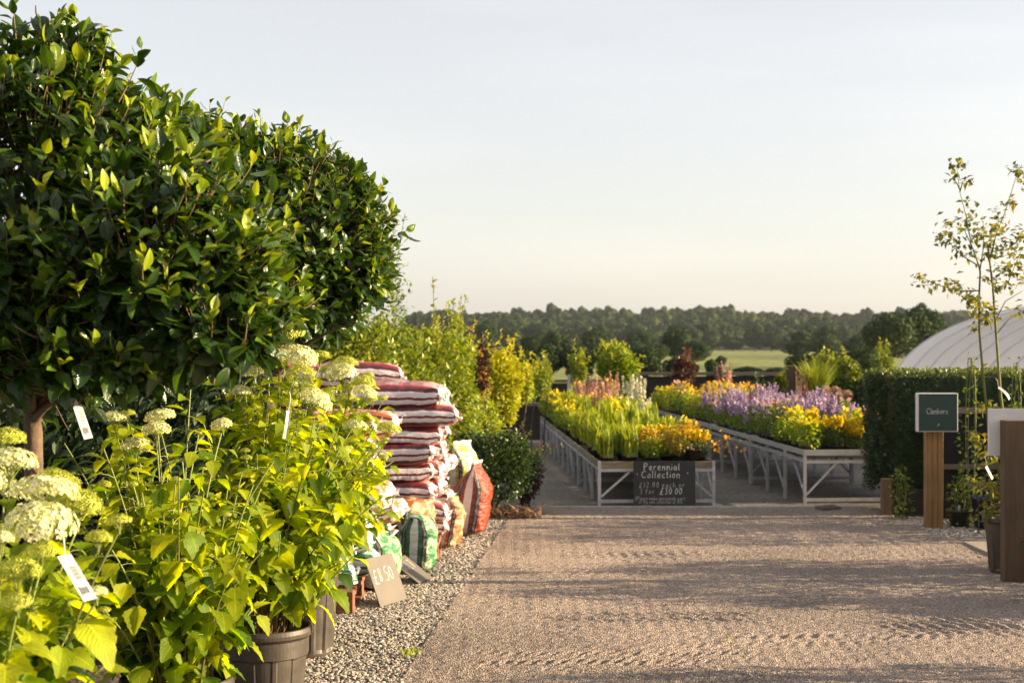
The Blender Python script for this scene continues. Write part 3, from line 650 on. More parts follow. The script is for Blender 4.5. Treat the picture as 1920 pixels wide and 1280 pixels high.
# ------------------------------------------------------------------ compost bags
def bag_mat(name, top, band, side, stripe, endc):
    """v runs round the bag: .25 and .75 are its long sides, .5 the top, 0 the bottom"""
    m, t, b = mat(name); tc = N(t, 'TexCoord'); sp = N(t, 'SeparateXYZ'); t.links.new(tc.outputs['UV'], sp.inputs[0])
    blk = (.018, .016, .018)
    half = [(0, top), (.13, blk), (.16, side), (.178, stripe), (.228, side), (.25, stripe), (.30, side), (.318, blk), (.345, band), (.40, top)]
    v = math_(t, 'PINGPONG', sp.outputs[1], .5)
    c = ramp(t, v, half, True)
    # faint printed lettering rows on the black bands and a pale panel on the face
    br = N(t, 'TexBrick'); mp = N(t, 'Mapping'); mp.inputs['Scale'].default_value = (22, 60, 1); t.links.new(tc.outputs['UV'], mp.inputs[0]); t.links.new(mp.outputs[0], br.inputs[0])
    br.inputs['Color1'].default_value = (1, 1, 1, 1); br.inputs['Color2'].default_value = (0, 0, 0, 1); br.inputs['Mortar'].default_value = (0, 0, 0, 1); br.inputs['Scale'].default_value = 1.0; br.inputs['Mortar Size'].default_value = .12
    inb = math_(t, 'MULTIPLY', math_(t, 'GREATER_THAN', v, .323), math_(t, 'LESS_THAN', v, .340))
    inb2 = math_(t, 'MULTIPLY', math_(t, 'GREATER_THAN', v, .137), math_(t, 'LESS_THAN', v, .158))
    inb = math_(t, 'MULTIPLY', math_(t, 'MAXIMUM', inb, inb2), math_(t, 'MULTIPLY', math_(t, 'GREATER_THAN', sp.outputs[0], .2), math_(t, 'LESS_THAN', sp.outputs[0], .8)))
    c = mixc(t, c, (.6, .6, .58), math_(t, 'MULTIPLY', inb, br.outputs['Color']))
    pan = math_(t, 'MULTIPLY', math_(t, 'GREATER_THAN', v, .43), math_(t, 'GREATER_THAN', math_(t, 'SINE', math_(t, 'MULTIPLY', sp.outputs[0], 17.0)), .45))
    c = mixc(t, c, (.55, .45, .44), math_(t, 'MULTIPLY', pan, .5))
    en = math_(t, 'ABSOLUTE', math_(t, 'SUBTRACT', sp.outputs[0], .5))
    em = ramp(t, math_(t, 'ADD', en, math_(t, 'MULTIPLY', math_(t, 'SUBTRACT', noise(t, 22, 3), .5), .09)), [(.405, (0, 0, 0)), (.42, (1, 1, 1))])
    e2 = ramp(t, noise(t, 17, 2), [(.40, endc), (.44, (.82, .82, .80)), (.64, (.76, .77, .76)), (.66, band)])
    c = mixc(t, c, e2, em)
    t.links.new(c, b.inputs['Base Color']); b.inputs['Roughness'].default_value = .32; b.inputs['Specular IOR Level'].default_value = .5
    bump(t, b, noise(t, 16, 5, None, .6), .55, .02); return m
BAG = {
    'maroon': bag_mat('maroon_bag_film', (.34, .10, .10), (.18, .018, .024), (.15, .012, .016), (.62, .57, .58), (.42, .12, .09)),
    'orange': bag_mat('orange_bag_film', (.42, .14, .05), (.40, .09, .01), (.42, .11, .01), (.55, .52, .48), (.50, .16, .02)),
    'green': bag_mat('green_bag_film', (.36, .44, .38), (.02, .12, .06), (.008, .08, .04), (.58, .62, .62), (.05, .24, .10)),
}
def bag_lying(kind, seed, L=.78, W=.45, H=.190):
    r = np.random.default_rng(seed); nu, nv = 64, 40; u = np.linspace(-1, 1, nu)[:, None]; v = (np.arange(nv) / nv)[None]
    ang = -math.pi / 2 + v * 2 * math.pi; cy, sz = np.cos(ang), np.sin(ang)
    au = np.abs(u); body = np.clip((1 - np.clip(au / .93, 0, 1) ** 5), 0, 1) ** .55
    pw = .90 + .08 * au ** 2; ph = body + .02
    Y = W / 2 * pw * np.sign(cy) * np.abs(cy) ** .62; Z = H / 2 * ph * np.sign(sz) * np.abs(sz) ** .75
    X = L / 2 * u + 0 * v
    P = np.stack([X, Y, Z + 0 * u], -1)
    k = 1 + 6 * np.clip(au - .7, 0, 1) * 3.3
    w1 = nz(P * [9, 20, 6] + seed, 1, seed); w2 = nz(P * [22, 45, 10], 1, seed + 3)
    Z = Z + (.0045 * w1 + .0018 * w2) * k * (.35 + body) + .003 * nz(P * [60, 30, 30], 1, seed + 8)
    fin = np.clip((au - .9) / .1, 0, 1); Z = Z + fin * (.030 * np.sin(Y * (38 + 9 * np.sin(seed)) + seed) + .016 * np.sin(Y * 95 + 2 * seed)) - .05 * np.clip(au - .6, 0, 1) * np.where(u > 0, r.uniform(-1.2, 1.6), r.uniform(-1, 1)); X = X + fin * .02 * np.sin(Y * 30 + seed) - np.sign(u) * fin * np.abs(np.sin(Y * 47 + seed)) * .03
    Z = Z + np.clip(au - .68, 0, 1) * .11 * nz(P * [16, 26, 0], 1, seed + 21) * (.3 + body)
    Y = Y * (1 + .03 * nz(P * 5, 1, seed + 2)); X = X * (1 - .02 * np.abs(w1) * fin)
    V = np.stack([X, Y, Z], -1).reshape(-1, 3); i = np.arange(nu - 1)[:, None] * nv; j = np.arange(nv)[None]; kk = (j + 1) % nv
    Fq = np.stack([i + j, i + nv + j, i + nv + kk, i + kk], -1).reshape(-1, 4)
    uv = np.stack([(u + 1) / 2 + 0 * v, v + 0 * u], -1).reshape(-1, 2)
    # the seam: keep v from wrapping on the last column by folding it
    mb = MB(); mb.add(V, Fq, .5, uv)
    return mb.data('compost_bag', BAG[kind], True)
BM = {k: [bag_lying(k, 10 * i + j) for j in range(4)] for i, k in enumerate(('maroon', 'orange', 'green'))}
ORD = ['lowest', 'second from the bottom', 'third from the bottom', 'fourth from the bottom', 'fifth from the bottom', 'sixth from the bottom', 'seventh from the bottom', 'eighth from the bottom', 'ninth from the bottom', 'tenth from the bottom', 'topmost']
DESC = {'maroon': 'maroon striped bag', 'orange': 'orange bag', 'green': 'green and white bag'}
def column(xr, D, kinds, where, step=.152, z0=.15, jit=.045, L=.76):
    z = z0
    for i, k in enumerate(kinds):
        o = bpy.data.objects.new('compost_bag', BM[k][rng.integers(0, 4)]); COL.objects.link(o)
        top = i == len(kinds) - 1
        o.location = (xr - L / 2 + rng.normal(0, jit), D + rng.normal(0, .016), z + step / 2)
        o.scale = (rng.uniform(.97, 1.03), rng.uniform(.97, 1.03), 1.0 if not top else 1.1)
        o.rotation_euler = (rng.normal(0, .03), rng.normal(.0, .035) + (.05 if top else 0), rng.normal(0, .08) + (math.pi if rng.random() < .0 else 0))
        pos = 'topmost' if top else ORD[min(i, 9)]
        tag(o, f'{DESC[k]}, {pos} {where}', 'bag', f'bags {where}'); z += step
g_, o_, m_ = 'green', 'orange', 'maroon'
column(-1.03, 9.12, [g_] * 5, 'in the nearest column of the front stack')
column(-.90, 9.58, [g_] * 3 + [o_, g_, o_, o_], 'in the second column of the front stack')
column(-.80, 10.03, [g_, g_, o_, o_, o_, o_, o_], 'in the rear column of the front stack')
column(-1.58, 9.3, [g_] * 5, 'in the column behind the farthest hydrangea')
column(-.56, 11.3, [m_] * 8, 'in the front column of the maroon stack')
column(-.53, 11.74, [m_] * 8, 'in the middle column of the maroon stack')
column(-.50, 12.18, [m_] * 7, 'in the rear column of the maroon stack')
column(-1.33, 11.3, [m_] * 9, 'in the tall left column of the maroon stack')
column(-1.02, 12.65, [m_] * 9, 'in the tall back column of the maroon stack', L=.76)
def pallet(label, x0, y0, w_=1.15, d_=1.25):
    root = thing('wooden_pallet', label, 'pallet', (x0, y0, 0), 0, 'pallets under the compost bags')
    for y in np.linspace(.05, d_ - .05, 7):
        mb = MB(); mb.box((-w_ / 2, y, .136), (w_, .11, .022)); mb.build('top_board', M['pallet'], root)
    for x in (-.05, -w_ / 2, -w_ + .05):
        mb = MB(); mb.box((x, d_ / 2, .114), (.1, d_, .02)); mb.box((x, d_ / 2, .012), (.1, d_, .022)); mb.build('runner', M['pallet'], root)
        for y in (.07, d_ / 2, d_ - .07): mb = MB(); mb.box((x, y, .063), (.098, .13, .078)); mb.build('block', M['pallet'], root)
pallet('reddish wooden pallet under the front stack of green and orange bags', -1.0, 8.93)
pallet('wooden pallet under the maroon stack of bags', -.58, 11.12)

def bag_standing(name, label, loc, h, a_, b_, kind, rz, lean=(0, 0), fold=.12, seed=1, mat_=None, taper=.8):
    nu, nv = 44, 56; t = np.linspace(0, 1, nu)[:, None]; v = (np.arange(nv) / nv)[None]; ang = -math.pi / 2 + v * 2 * math.pi
    cx, sy = np.cos(ang), np.sin(ang)
    bot = np.clip(t / .08, .0, 1) ** .5; mid = 1 + .10 * np.sin(t * 2.6)
    pinch = 1 - np.clip((t - .62) / .33, 0, 1) ** 1.3
    A_ = a_ * bot * (mid * (.72 + .28 * pinch) * taper + (1 - taper)); B_ = b_ * bot * (pinch * mid + .02)
    X = A_ * np.sign(cx) * np.abs(cx) ** .7; Y = B_ * np.sign(sy) * np.abs(sy) ** .7; Z = h * t + 0 * v
    P = np.stack([X, Y, Z], -1); k = 1 + 2.5 * np.clip(t - .55, 0, 1)
    dn = .009 * nz(P * [14, 14, 22], 1, seed) + .005 * nz(P * [30, 30, 60], 1, seed + 2)
    Y = Y + np.sign(sy) * dn * k * np.abs(sy) + .016 * np.clip(t - .7, 0, 1) * 3 * np.sin(X * 40 + seed); X = X + np.sign(cx) * dn * k * .7
    # top folds over
    ft = np.clip((t - (1 - fold * 2)) / (fold * 2), 0, 1) if fold else 0 * t
    Y = Y - fold * h * 1.6 * ft ** 1.3; Z = Z - h * fold * 1.6 * ft ** 2 + .02 * np.sin(X * 25 + 1) * ft
    X = X + lean[0] * t; Y = Y + lean[1] * t
    V = np.stack([X, Y, Z], -1).reshape(-1, 3); i = np.arange(nu - 1)[:, None] * nv; j = np.arange(nv)[None]; kk = (j + 1) % nv
    Fq = np.stack([i + j, i + kk, i + nv + kk, i + nv + j], -1).reshape(-1, 4); uv = np.stack([t * .86 + .07 + 0 * v, v + 0 * t], -1).reshape(-1, 2)
    mb = MB(); mb.add(V, Fq, .5, uv); o = mb.build(name, mat_ or BAG[kind], None, True); o.location = loc; o.rotation_euler = (0, 0, rz)
    return tag(o, label, 'bag')
def stand_mat(name, face, side, band, stripe, topc):
    """u: up the bag, v round it; .25 = one narrow side"""
    m, t, b = mat(name); tc = N(t, 'TexCoord'); sp = N(t, 'SeparateXYZ'); t.links.new(tc.outputs['UV'], sp.inputs[0]); blk = (.014, .014, .015)
    v = math_(t, 'PINGPONG', sp.outputs[1], .5)
    c = ramp(t, v, [(0, face), (.155, blk), (.205, side), (.232, stripe), (.268, side), (.295, blk), (.345, face)], True)
    vo = N(t, 'TexVoronoi'); mp = N(t, 'Mapping'); mp.inputs['Scale'].default_value = (26, 46, 1); t.links.new(tc.outputs['UV'], mp.inputs[0]); t.links.new(mp.outputs[0], vo.inputs['Vector'])
    inb = math_(t, 'MULTIPLY', math_(t, 'GREATER_THAN', v, .312), math_(t, 'LESS_THAN', v, .332)); inb = math_(t, 'MAXIMUM', inb, math_(t, 'MULTIPLY', math_(t, 'GREATER_THAN', v, .172), math_(t, 'LESS_THAN', v, .19)))
    c = mixc(t, c, (.5, .5, .48), math_(t, 'MULTIPLY', inb, math_(t, 'LESS_THAN', vo.outputs['Distance'], .38)))
    fm = math_(t, 'MAXIMUM', math_(t, 'GREATER_THAN', v, .345), math_(t, 'LESS_THAN', v, .155))
    c = mixc(t, c, ramp(t, noise(t, 9, 2), [(.44, face), (.5, topc), (.56, topc), (.60, face)]), fm)
    en = ramp(t, sp.outputs[0], [(.90, (0, 0, 0)), (.905, (1, 1, 1))]); c = mixc(t, c, (.66, .69, .72), en)
    t.links.new(c, b.inputs['Base Color']); b.inputs['Roughness'].default_value = .27
    mp2 = N(t, 'Mapping'); mp2.inputs['Scale'].default_value = (9, 9, 26); t.links.new(tc.outputs['Object'], mp2.inputs[0])
    bump(t, b, noise(t, 1.6, 5, mp2.outputs[0], .6), .7, .03); return m
SG = stand_mat('green_upright_bag_film', (.04, .20, .07), (.008, .09, .045), (.015, .015, .015), (.42, .44, .46), (.34, .42, .26))
SR = stand_mat('red_upright_bag_film', (.24, .036, .014), (.12, .010, .010), (.015, .015, .015), (.40, .36, .37), (.30, .06, .025))
SO = stand_mat('orange_upright_bag_film', (.34, .12, .03), (.38, .09, .01), (.02, .02, .02), (.45, .45, .48), (.52, .38, .22))
SY = stand_mat('yellow_upright_bag_film', (.30, .30, .07), (.30, .32, .05), (.02, .02, .02), (.45, .45, .42), (.50, .52, .46))
Q = -math.pi / 2
bag_standing('compost_bag', 'upright green compost bag with silver stripe and folded top, on the gravel', (-.71, 10.55, .01), .50, .13, .13, None, Q - .18, (.02, .03), .10, 3, SG, .3)
bag_standing('compost_bag', 'upright green bag half hidden behind the larger price board', (-.93, 9.86, .01), .46, .17, .13, None, Q - .3, (0, 0), .08, 5, SG, .3)
bag_standing('compost_bag', 'shiny orange red compost bag leaning on the gravel, rightmost of the upright bags', (-.40, 12.6, .01), .66, .17, .15, None, Q - .22, (.02, .10), .0, 8, SR, .55)
bag_standing('compost_bag', 'upright orange and cream bag between the green and the red ones', (-.56, 11.85, .01), .46, .13, .11, None, Q - .25, (.03, .09), .05, 11, SO, .5)
bag_standing('compost_bag', 'crumpled orange bag slumped against the maroon stack', (-.74, 11.05, .22), .36, .15, .10, None, Q - .9, (.06, .04), .14, 13, SO, .4)
bag_standing('compost_bag', 'opened red bag leaning in front of the maroon stack', (-.60, 12.25, .12), .56, .17, .11, None, Q - .2, (.06, -.14), .08, 17, SR, .6)
bag_standing('compost_bag', 'pale yellow bag standing highest behind the red one', (-.44, 13.0, .20), .62, .17, .12, None, Q - .5, (.03, .0), .0, 19, SY, .6)

# ------------------------------------------------------------------ handwriting
GL = {
 'P': (.5, [[(0, 0), (.02, 1)], [(.0, .95), (.35, 1), (.46, .8), (.33, .55), (.03, .48)]]), 'C': (.62, [[(.55, .85), (.35, 1), (.1, .8), (0, .45), (.15, .1), (.4, 0), (.58, .15)]]),
 'L': (.4, [[(0, 1), (0, 0), (.38, 0)]]), 'T': (.5, [[(0, 1), (.5, 1)], [(.25, 1), (.25, 0)]]),
 'e': (.42, [[(.03, .32), (.38, .34), (.34, .55), (.18, .6), (.03, .42), (.05, .12), (.22, 0), (.4, .12)]]), 'r': (.34, [[(.03, .6), (.05, 0)], [(.05, .4), (.18, .58), (.33, .55)]]),
 'n': (.42, [[(.02, .6), (.02, 0)], [(.02, .4), (.2, .6), (.36, .5), (.38, 0)]]), 'm': (.62, [[(.02, .6), (.02, 0)], [(.02, .4), (.17, .6), (.3, .5), (.31, 0)], [(.31, .4), (.45, .6), (.58, .5), (.6, 0)]]),
 'i': (.1, [[(.04, .58), (.04, 0)], [(.04, .8), (.05, .86)]]), 'a': (.42, [[(.36, .5), (.2, .6), (.03, .4), (.04, .12), (.2, 0), (.34, .15), (.36, .58), (.38, .05), (.42, 0)]]),
 'l': (.16, [[(.05, 1), (.03, .1), (.14, 0)]]), 'o': (.42, [[(.2, .6), (.03, .4), (.06, .08), (.22, 0), (.38, .2), (.35, .5), (.2, .6)]]), 'c': (.36, [[(.34, .5), (.18, .6), (.02, .35), (.08, .06), (.22, 0), (.36, .1)]]),
 't': (.3, [[(.13, .9), (.12, .1), (.27, 0)], [(0, .58), (.28, .58)]]), 'h': (.4, [[(.02, 1), (.02, 0)], [(.02, .4), (.2, .6), (.36, .45), (.36, 0)]]), 'f': (.3, [[(.3, .95), (.15, 1), (.1, .8), (.1, 0)], [(0, .55), (.26, .55)]]),
 's': (.34, [[(.32, .52), (.16, .6), (.04, .46), (.3, .2), (.2, .02), (.02, .08)]]), 'b': (.4, [[(.02, 1), (.02, 0)], [(.02, .4), (.2, .58), (.38, .35), (.3, .05), (.02, .05)]]), 'p': (.4, [[(.02, .58), (.02, -.35)], [(.02, .4), (.2, .6), (.38, .35), (.3, .05), (.02, .05)]]),
 'd': (.4, [[(.37, 1), (.37, 0)], [(.36, .4), (.2, .6), (.02, .35), (.1, .03), (.36, .08)]]), 'u': (.4, [[(.02, .6), (.04, .1), (.2, 0), (.36, .15)], [(.37, .6), (.38, 0)]]), 'k': (.36, [[(.02, 1), (.02, 0)], [(.3, .58), (.04, .28), (.34, 0)]]),
 'g': (.4, [[(.36, .5), (.18, .6), (.02, .35), (.1, .03), (.34, .1)], [(.37, .6), (.36, -.25), (.1, -.32)]]), 'w': (.55, [[(0, .6), (.13, 0), (.27, .5), (.41, 0), (.54, .6)]]), 'y': (.4, [[(.02, .6), (.2, .1)], [(.38, .6), (.1, -.35)]]),
 '£': (.55, [[(.52, .85), (.38, 1), (.25, .85), (.22, .4), (.12, .05), (0, 0), (.5, 0)], [(.05, .45), (.42, .47)]]), '0': (.42, [[(.2, 1), (.02, .7), (.04, .2), (.2, 0), (.38, .25), (.38, .75), (.2, 1)]]),
 '1': (.2, [[(0, .8), (.12, 1), (.12, 0)]]), '2': (.45, [[(.02, .8), (.2, 1), (.38, .8), (.3, .5), (0, 0), (.44, .02)]]), '3': (.42, [[(.02, .9), (.25, 1), (.36, .78), (.12, .54), (.38, .35), (.3, .04), (0, .06)]]),
 '5': (.45, [[(.4, 1), (.1, .97), (.05, .58), (.3, .6), (.4, .3), (.25, 0), (0, .05)]]), '8': (.42, [[(.34, .9), (.15, 1), (.05, .8), (.36, .3), (.22, 0), (.03, .2), (.32, .75), (.34, .9)]]),
 '.': (.1, [[(.03, .02), (.06, .06)]]), '(': (.2, [[(.18, 1.1), (.04, .6), (.06, .1), (.16, -.25)]]), '*': (.3, [[(0, .5), (.3, .5)], [(.15, .7), (.15, .3)], [(.05, .62), (.25, .38)]]),
}
def write(mb, txt, x, z, h, wd, slant=.08, gap=.16, T=lambda p: p, jit=.02, up=None):
    """lettering in a local plane: x to the right, z up; T maps (x, z) to 3D"""
    for ch in txt:
        if ch == ' ': x += h * .38; continue
        wch, sts = GL[ch]; jy = rng.normal(0, jit) * h
        for s_ in sts:
            p = np.array(s_, float) * h; p[:, 0] = x + p[:, 0] + p[:, 1] * slant; p[:, 1] += z + jy
            if len(p) > 2:                                       # round the corners a little
                q = [p[0]]
                for i in range(len(p) - 1): q += [p[i] * .75 + p[i + 1] * .25, p[i] * .25 + p[i + 1] * .75]
                p = np.array(q + [p[-1]])
            d = np.gradient(p, axis=0); nrm = np.stack([-d[:, 1], d[:, 0]], 1); nrm /= np.linalg.norm(nrm, axis=1)[:, None] + 1e-9
            ww = wd * rng.uniform(.75, 1.2, len(p))[:, None] / 2
            L, R_ = p + nrm * ww, p - nrm * ww; V = [T(v) for pr in zip(L, R_) for v in pr]
            mb.add(V, [[2 * i, 2 * i + 1, 2 * i + 3, 2 * i + 2] for i in range(len(p) - 1)])
        x += (wch + gap) * h
    return x
def board(name, label, bl, br, up, th, material, lines, cat='sign'):
    """thin board: bottom-left, bottom-right, top-left corner"""
    bl, br, tl = map(np.asarray, (bl, br, up)); x = br - bl; Wd = np.linalg.norm(x); x = x / Wd; zz = tl - bl; zz = zz - x * (zz @ x); Hh = np.linalg.norm(zz); zz /= Hh; n_ = np.cross(x, zz)
    root = thing(name, label, cat, tuple(bl)); mb = MB(); mb.box(x * Wd / 2 + zz * Hh / 2 + n_ * -th / 2 * 0, (Wd, Hh, th), np.stack([x, zz, n_], 1)); pl = mb.build('panel', material, root)
    bv = pl.modifiers.new('b', 'BEVEL'); bv.width = .002; bv.segments = 2
    tm = MB()
    for (txt, fx, fz, h, wd, sl, gp) in lines:
        write(tm, txt, fx * Wd, fz * Hh, h, wd, sl, gp, lambda p: x * p[0] + zz * p[1] + n_ * (th / 2 + .0012))
    tm.build('lettering', M['chalk'], root)
    return root
gz = .018
bl = at(713, 1138, 1.685 * F / (1138 - HY)); br = at(763, 1123, 1.685 * F / (1123 - HY)); board('price_board', 'larger dusty tan price board chalked £8.50, leaning on the front pallet', (bl[0], bl[1], gz), (br[0], br[1], gz), (bl[0] - .125, bl[1] + .02, .315), .006, M['tan'],
      [('£8.50', .08, .47, .092, .0062, -.05, .14)])
board('price_board', 'smaller low lying price board on the gravel, chalked 80LT, beside the upright green bag', (-.655, 10.0, gz), (-.575, 10.27, gz), (-.86, 10.06, .17), .006, M['tan'],
      [('80LT', .14, .50, .085, .007, 0, .2)])
bb = thing; Dc = 14.76
board('chalkboard', 'black chalkboard reading Perennial Collection, propped against the front bench', (at(1188, 0, Dc)[0], Dc, .008), (at(1305, 0, Dc)[0], Dc, .008), (at(1188, 0, Dc)[0], Dc + .05, .485), .012, M['slate'],
      [('Perennial', .17, .80, .072, .0085, .06, .24), ('Collection', .13, .635, .074, .0075, .06, .22), ('£12.00 each or', .09, .43, .055, .0032, .1, .3), ('3 for', .10, .29, .055, .0032, .1, .3),
       ('£30.00', .42, .28, .066, .0075, .12, .22), ('(Please make perennials part', .03, .155, .038, .0024, .1, .13), ('of the new collection at this', .08, .085, .034, .0022, .1, .14), ('price', .15, .02, .03, .002, .1, .2), ('*', .05, .66, .05, .003, 0, 0), ('*', .86, .68, .05, .003, 0, 0)])

# ------------------------------------------------------------------ benches
def bench(x, D, wd, ln, h, yaw, label, tray, group, right_diag=True):
    root = thing('nursery_bench', label, 'bench', (x, D, 0), yaw, group); t = .032
    for sx in (0, wd):
        for y in np.linspace(0, ln, 4):
            mb = MB(); mb.box((sx, y, h / 2), (t, t, h)); mb.build('leg', M['galv'], root)
    fr = MB()
    for y in (0, ln):
        fr.bar((t / 2, y, h * .80), (wd - t / 2, y, h * .80), .026, .03); fr.bar((t / 2, y, h * .12), (wd - t / 2, y, h * .12), .02, .035)
    for sx in (0, wd):
        fr.bar((sx, t / 2, h * .82), (sx, ln - t / 2, h * .82), .024, .03)
    fr.build('rails', M['galv'], root)
    def piece(nm, m_, *bars):
        q = MB()
        for kind_, ar, kw in bars: getattr(q, kind_)(*ar, **kw)
        q.build(nm, m_, root)
    piece('diagonal_brace', M['galv'], ('bar', ((.02, -.006, h * .22), (wd * .26, -.006, h * .76), .022, .012), dict(up=(0, 1, 0)))); piece('diagonal_brace', M['galv'], ('bar', ((wd - .02, -.006, h * .22), (wd * .74, -.006, h * .76), .022, .012), dict(up=(0, 1, 0))))
    for i, y in enumerate(np.linspace(0, ln, 4)[:-1]):
        xo = -.006 if i % 2 else .008
        piece('diagonal_brace', M['galv'], ('bar', ((xo, y + .02, h * .2), (xo, y + ln * .2, h * .78), .012, .022), dict(up=(1, 0, 0)))); piece('diagonal_brace', M['galv'], ('bar', ((wd + .006, y + .02, h * .2), (wd + .006, y + ln * .2, h * .78), .012, .022), dict(up=(1, 0, 0))))
    if tray == 'wood':
        for y in (0, ln): piece('tray_side', M['trayw'], ('box', ((wd / 2, y, h * .91), (wd - .036, .022, h * .17)), {}))
        for x_2 in (0, wd): piece('tray_side', M['trayw2'], ('box', ((x_2, ln / 2, h * .94), (.02, ln - .036, h * .10)), {}))
    else:
        for y in (-.004, ln): piece('tray_side', M['galv'], ('box', ((wd / 2, y, h * .965), (wd + .02, .03, h * .10)), {}))
        for x_2 in (-.002, wd + .002): piece('tray_side', M['galv'], ('box', ((x_2, ln / 2, h * .965), (.026, ln - .04, h * .09)), {}))
    bed = MB(); bed.box((wd / 2, ln / 2, h * .87), (wd - .05, ln - .05, .012)); bed.build('tray_bed', M['black'], root)
    return root
WHICH = ['nearest', 'second', 'third', 'farthest']
B1 = dict(x=at(1124, 0, 14.87)[0], D=14.90, wd=1.205, h=.475, yaw=.045, ln=2.28); B2 = dict(x=at(1510, 0, 14.87)[0], D=14.90, wd=1.25, h=.585, yaw=.065, ln=2.4)
for B, wh, tray, gr in ((B1, 'left row, under the grassy plants', 'wood', 'benches of the left row'), (B2, 'right row, under the purple and yellow flowers', 'metal', 'benches of the right row')):
    for k in range(4):
        dd = (B['ln'] + .06) * k; bench(B['x'] - math.sin(B['yaw']) * dd, B['D'] + math.cos(B['yaw']) * dd, B['wd'], B['ln'], B['h'], B['yaw'], f'{WHICH[k]} pale metal bench in the {wh}', tray, gr)

# ------------------------------------------------------------------ potted perennials
def small_pot(root, r=.085, h=.11, stake=True):
    mb = MB(); mb.lathe([(.0, .003), (r * .74, 0), (r * .97, h * .86), (r * 1.04, h * .86), (r * 1.04, h), (r * .95, h), (r * .93, h * .85), (0, h * .86)], seg=14); mb.build('pot', M['pot'], root, True)
    if stake: s_ = MB(); s_.box((-r * .35, -r * .9, h + .02), (.018, .0015, .06)); s_.build('plant_label', M['tagw'], root)
def tufts(mb, n, h, spread, wd=.5, z0=.1, tint=(.2, 1), bend=.45):
    an = rng.uniform(0, 6.28, n); P = np.stack([rng.normal(0, .03, n), rng.normal(0, .03, n), np.full(n, z0)], 1); out = np.stack([np.cos(an), np.sin(an), 0 * an], 1)
    up = unit(np.array([0, 0, 1.]) + out * (rng.uniform(0, spread, n))[:, None]); x = unit(np.cross(out, up)); y = np.cross(up, x); L = h * rng.uniform(.55, 1.05, n)
    mb.inst(blade_tpl(5, .02 * wd / .5, bend), P, np.stack([x, -y * 1, up], -1), np.stack([np.ones(n), L, L], 1), rng.uniform(*tint, n))
def leafball(mb, n, c, r, size, tint=(.2, .9), tpl=SM, upb=.3):
    P, d = blob_pts(n, c, r, .3); tn = np.clip(tint[0] + (tint[1] - tint[0]) * (rng.random(len(P)) * .6 + .4 * (P[:, 2] - (c[2] - r[2])) / (2 * r[2])), 0, 1); scatter_leaves(mb, P, d, size, tpl, tn, .8, upb)
def spikes(mb, n, h0, h1, spread, size, thick, per=26):
    ms = MB()
    for k in range(n):
        an = rng.uniform(0, 6.28); q = spread * math.sqrt(rng.random()); hh = rng.uniform(.8, 1.05) * h1; b = np.array([.4 * q * math.cos(an), .4 * q * math.sin(an), .12]); tp = np.array([q * math.cos(an), q * math.sin(an), hh])
        ms.tube(np.array([b, (b + tp) / 2, tp]), .0022, 3, .5); s0 = h0 / h1; f = rng.uniform(s0, 1, per); P = b + (tp - b) * f[:, None] + rng.normal(0, thick, (per, 3)) * (1.15 - f)[:, None] * [1, 1, .5]
        scatter_leaves(mb, P, sph(per), size, [QD], rng.uniform(0, 1, per), 1, .2)
    return ms
def perennial(kind, v):
    root = thing('potted_' + kind, 'x', 'plant'); small_pot(root); f = MB(); fl = MB(); ms = None; fm = fmt = None
    if kind == 'grass': tufts(f, 190, .42, .7, .32); fm = 'lime'
    elif kind == 'iris_plant': tufts(f, 90, .46, .45, .7, bend=.3); leafball(f, 90, (0, 0, .2), (.1, .1, .08), .05); fm = 'lime'
    elif kind == 'coral_bells': leafball(f, 260, (0, 0, .24), (.16, .16, .13), .05, (.0, .8), [MAP]); fm = 'orangeleaf'; leafball(fl, 26, (0, 0, .33), (.16, .16, .07), .03, tpl=[QD]); fmt = 'p_orange'
    elif kind == 'green_herb': leafball(f, 340, (0, 0, .24), (.16, .16, .15), .05, (.1, .95), [MAP]); fm = 'lime'; leafball(fl, 26, (0, 0, .36), (.14, .14, .06), .04, tpl=[QD]); fmt = 'p_yellow'
    elif kind == 'catmint': leafball(f, 260, (0, 0, .20), (.15, .15, .11), .038, (0, .5)); fm = 'lime'; ms = spikes(fl, 15, .24, .50, .17, .024, .014, 42); fmt = 'p_purple'
    elif kind == 'goldenrod': leafball(f, 420, (0, 0, .21), (.14, .14, .11), .032, (0, .35)); fm = 'birch'; ms = spikes(fl, 15, .29, .43, .15, .03, .022, 40); fmt = 'p_yellow'
    elif kind == 'astilbe': leafball(f, 280, (0, 0, .25), (.15, .15, .15), .045, (.2, 1)); fm = 'lime'; ms = spikes(fl, 8, .40, .66, .14, .026, .022, 40); fmt = 'p_pink'
    elif kind == 'white_spike': leafball(f, 280, (0, 0, .25), (.15, .15, .15), .045, (.2, 1)); fm = 'lime'; ms = spikes(fl, 6, .38, .64, .10, .03, .018, 40); fmt = 'p_pale'
    elif kind == 'sneezeweed': leafball(f, 420, (0, 0, .30), (.17, .17, .20), .045, (.2, 1), SM); fm = 'lime' if v else 'gold'; leafball(fl, 16, (0, 0, .48), (.15, .15, .08), .045, tpl=[QD]); fmt = 'p_orange'
    elif kind == 'dark_herb': leafball(f, 380, (0, 0, .26), (.15, .15, .17), .04, (0, .7)); fm = 'birch'; leafball(fl, 12, (0, 0, .42), (.12, .12, .06), .04, tpl=[QD]); fmt = 'p_pink'
    elif kind == 'bronze_spike': leafball(f, 200, (0, 0, .22), (.13, .13, .12), .04, (.1, .8)); fm = 'birch'; ms = spikes(fl, 5, .4, .78, .10, .022, .010, 40); fmt = 'p_red'
    f.build('foliage', M[fm], root, False)
    if ms: ms.build('stems', M['stem'], root)
    if fl.n: fl.build('flowers', M[fmt], root)
    return root
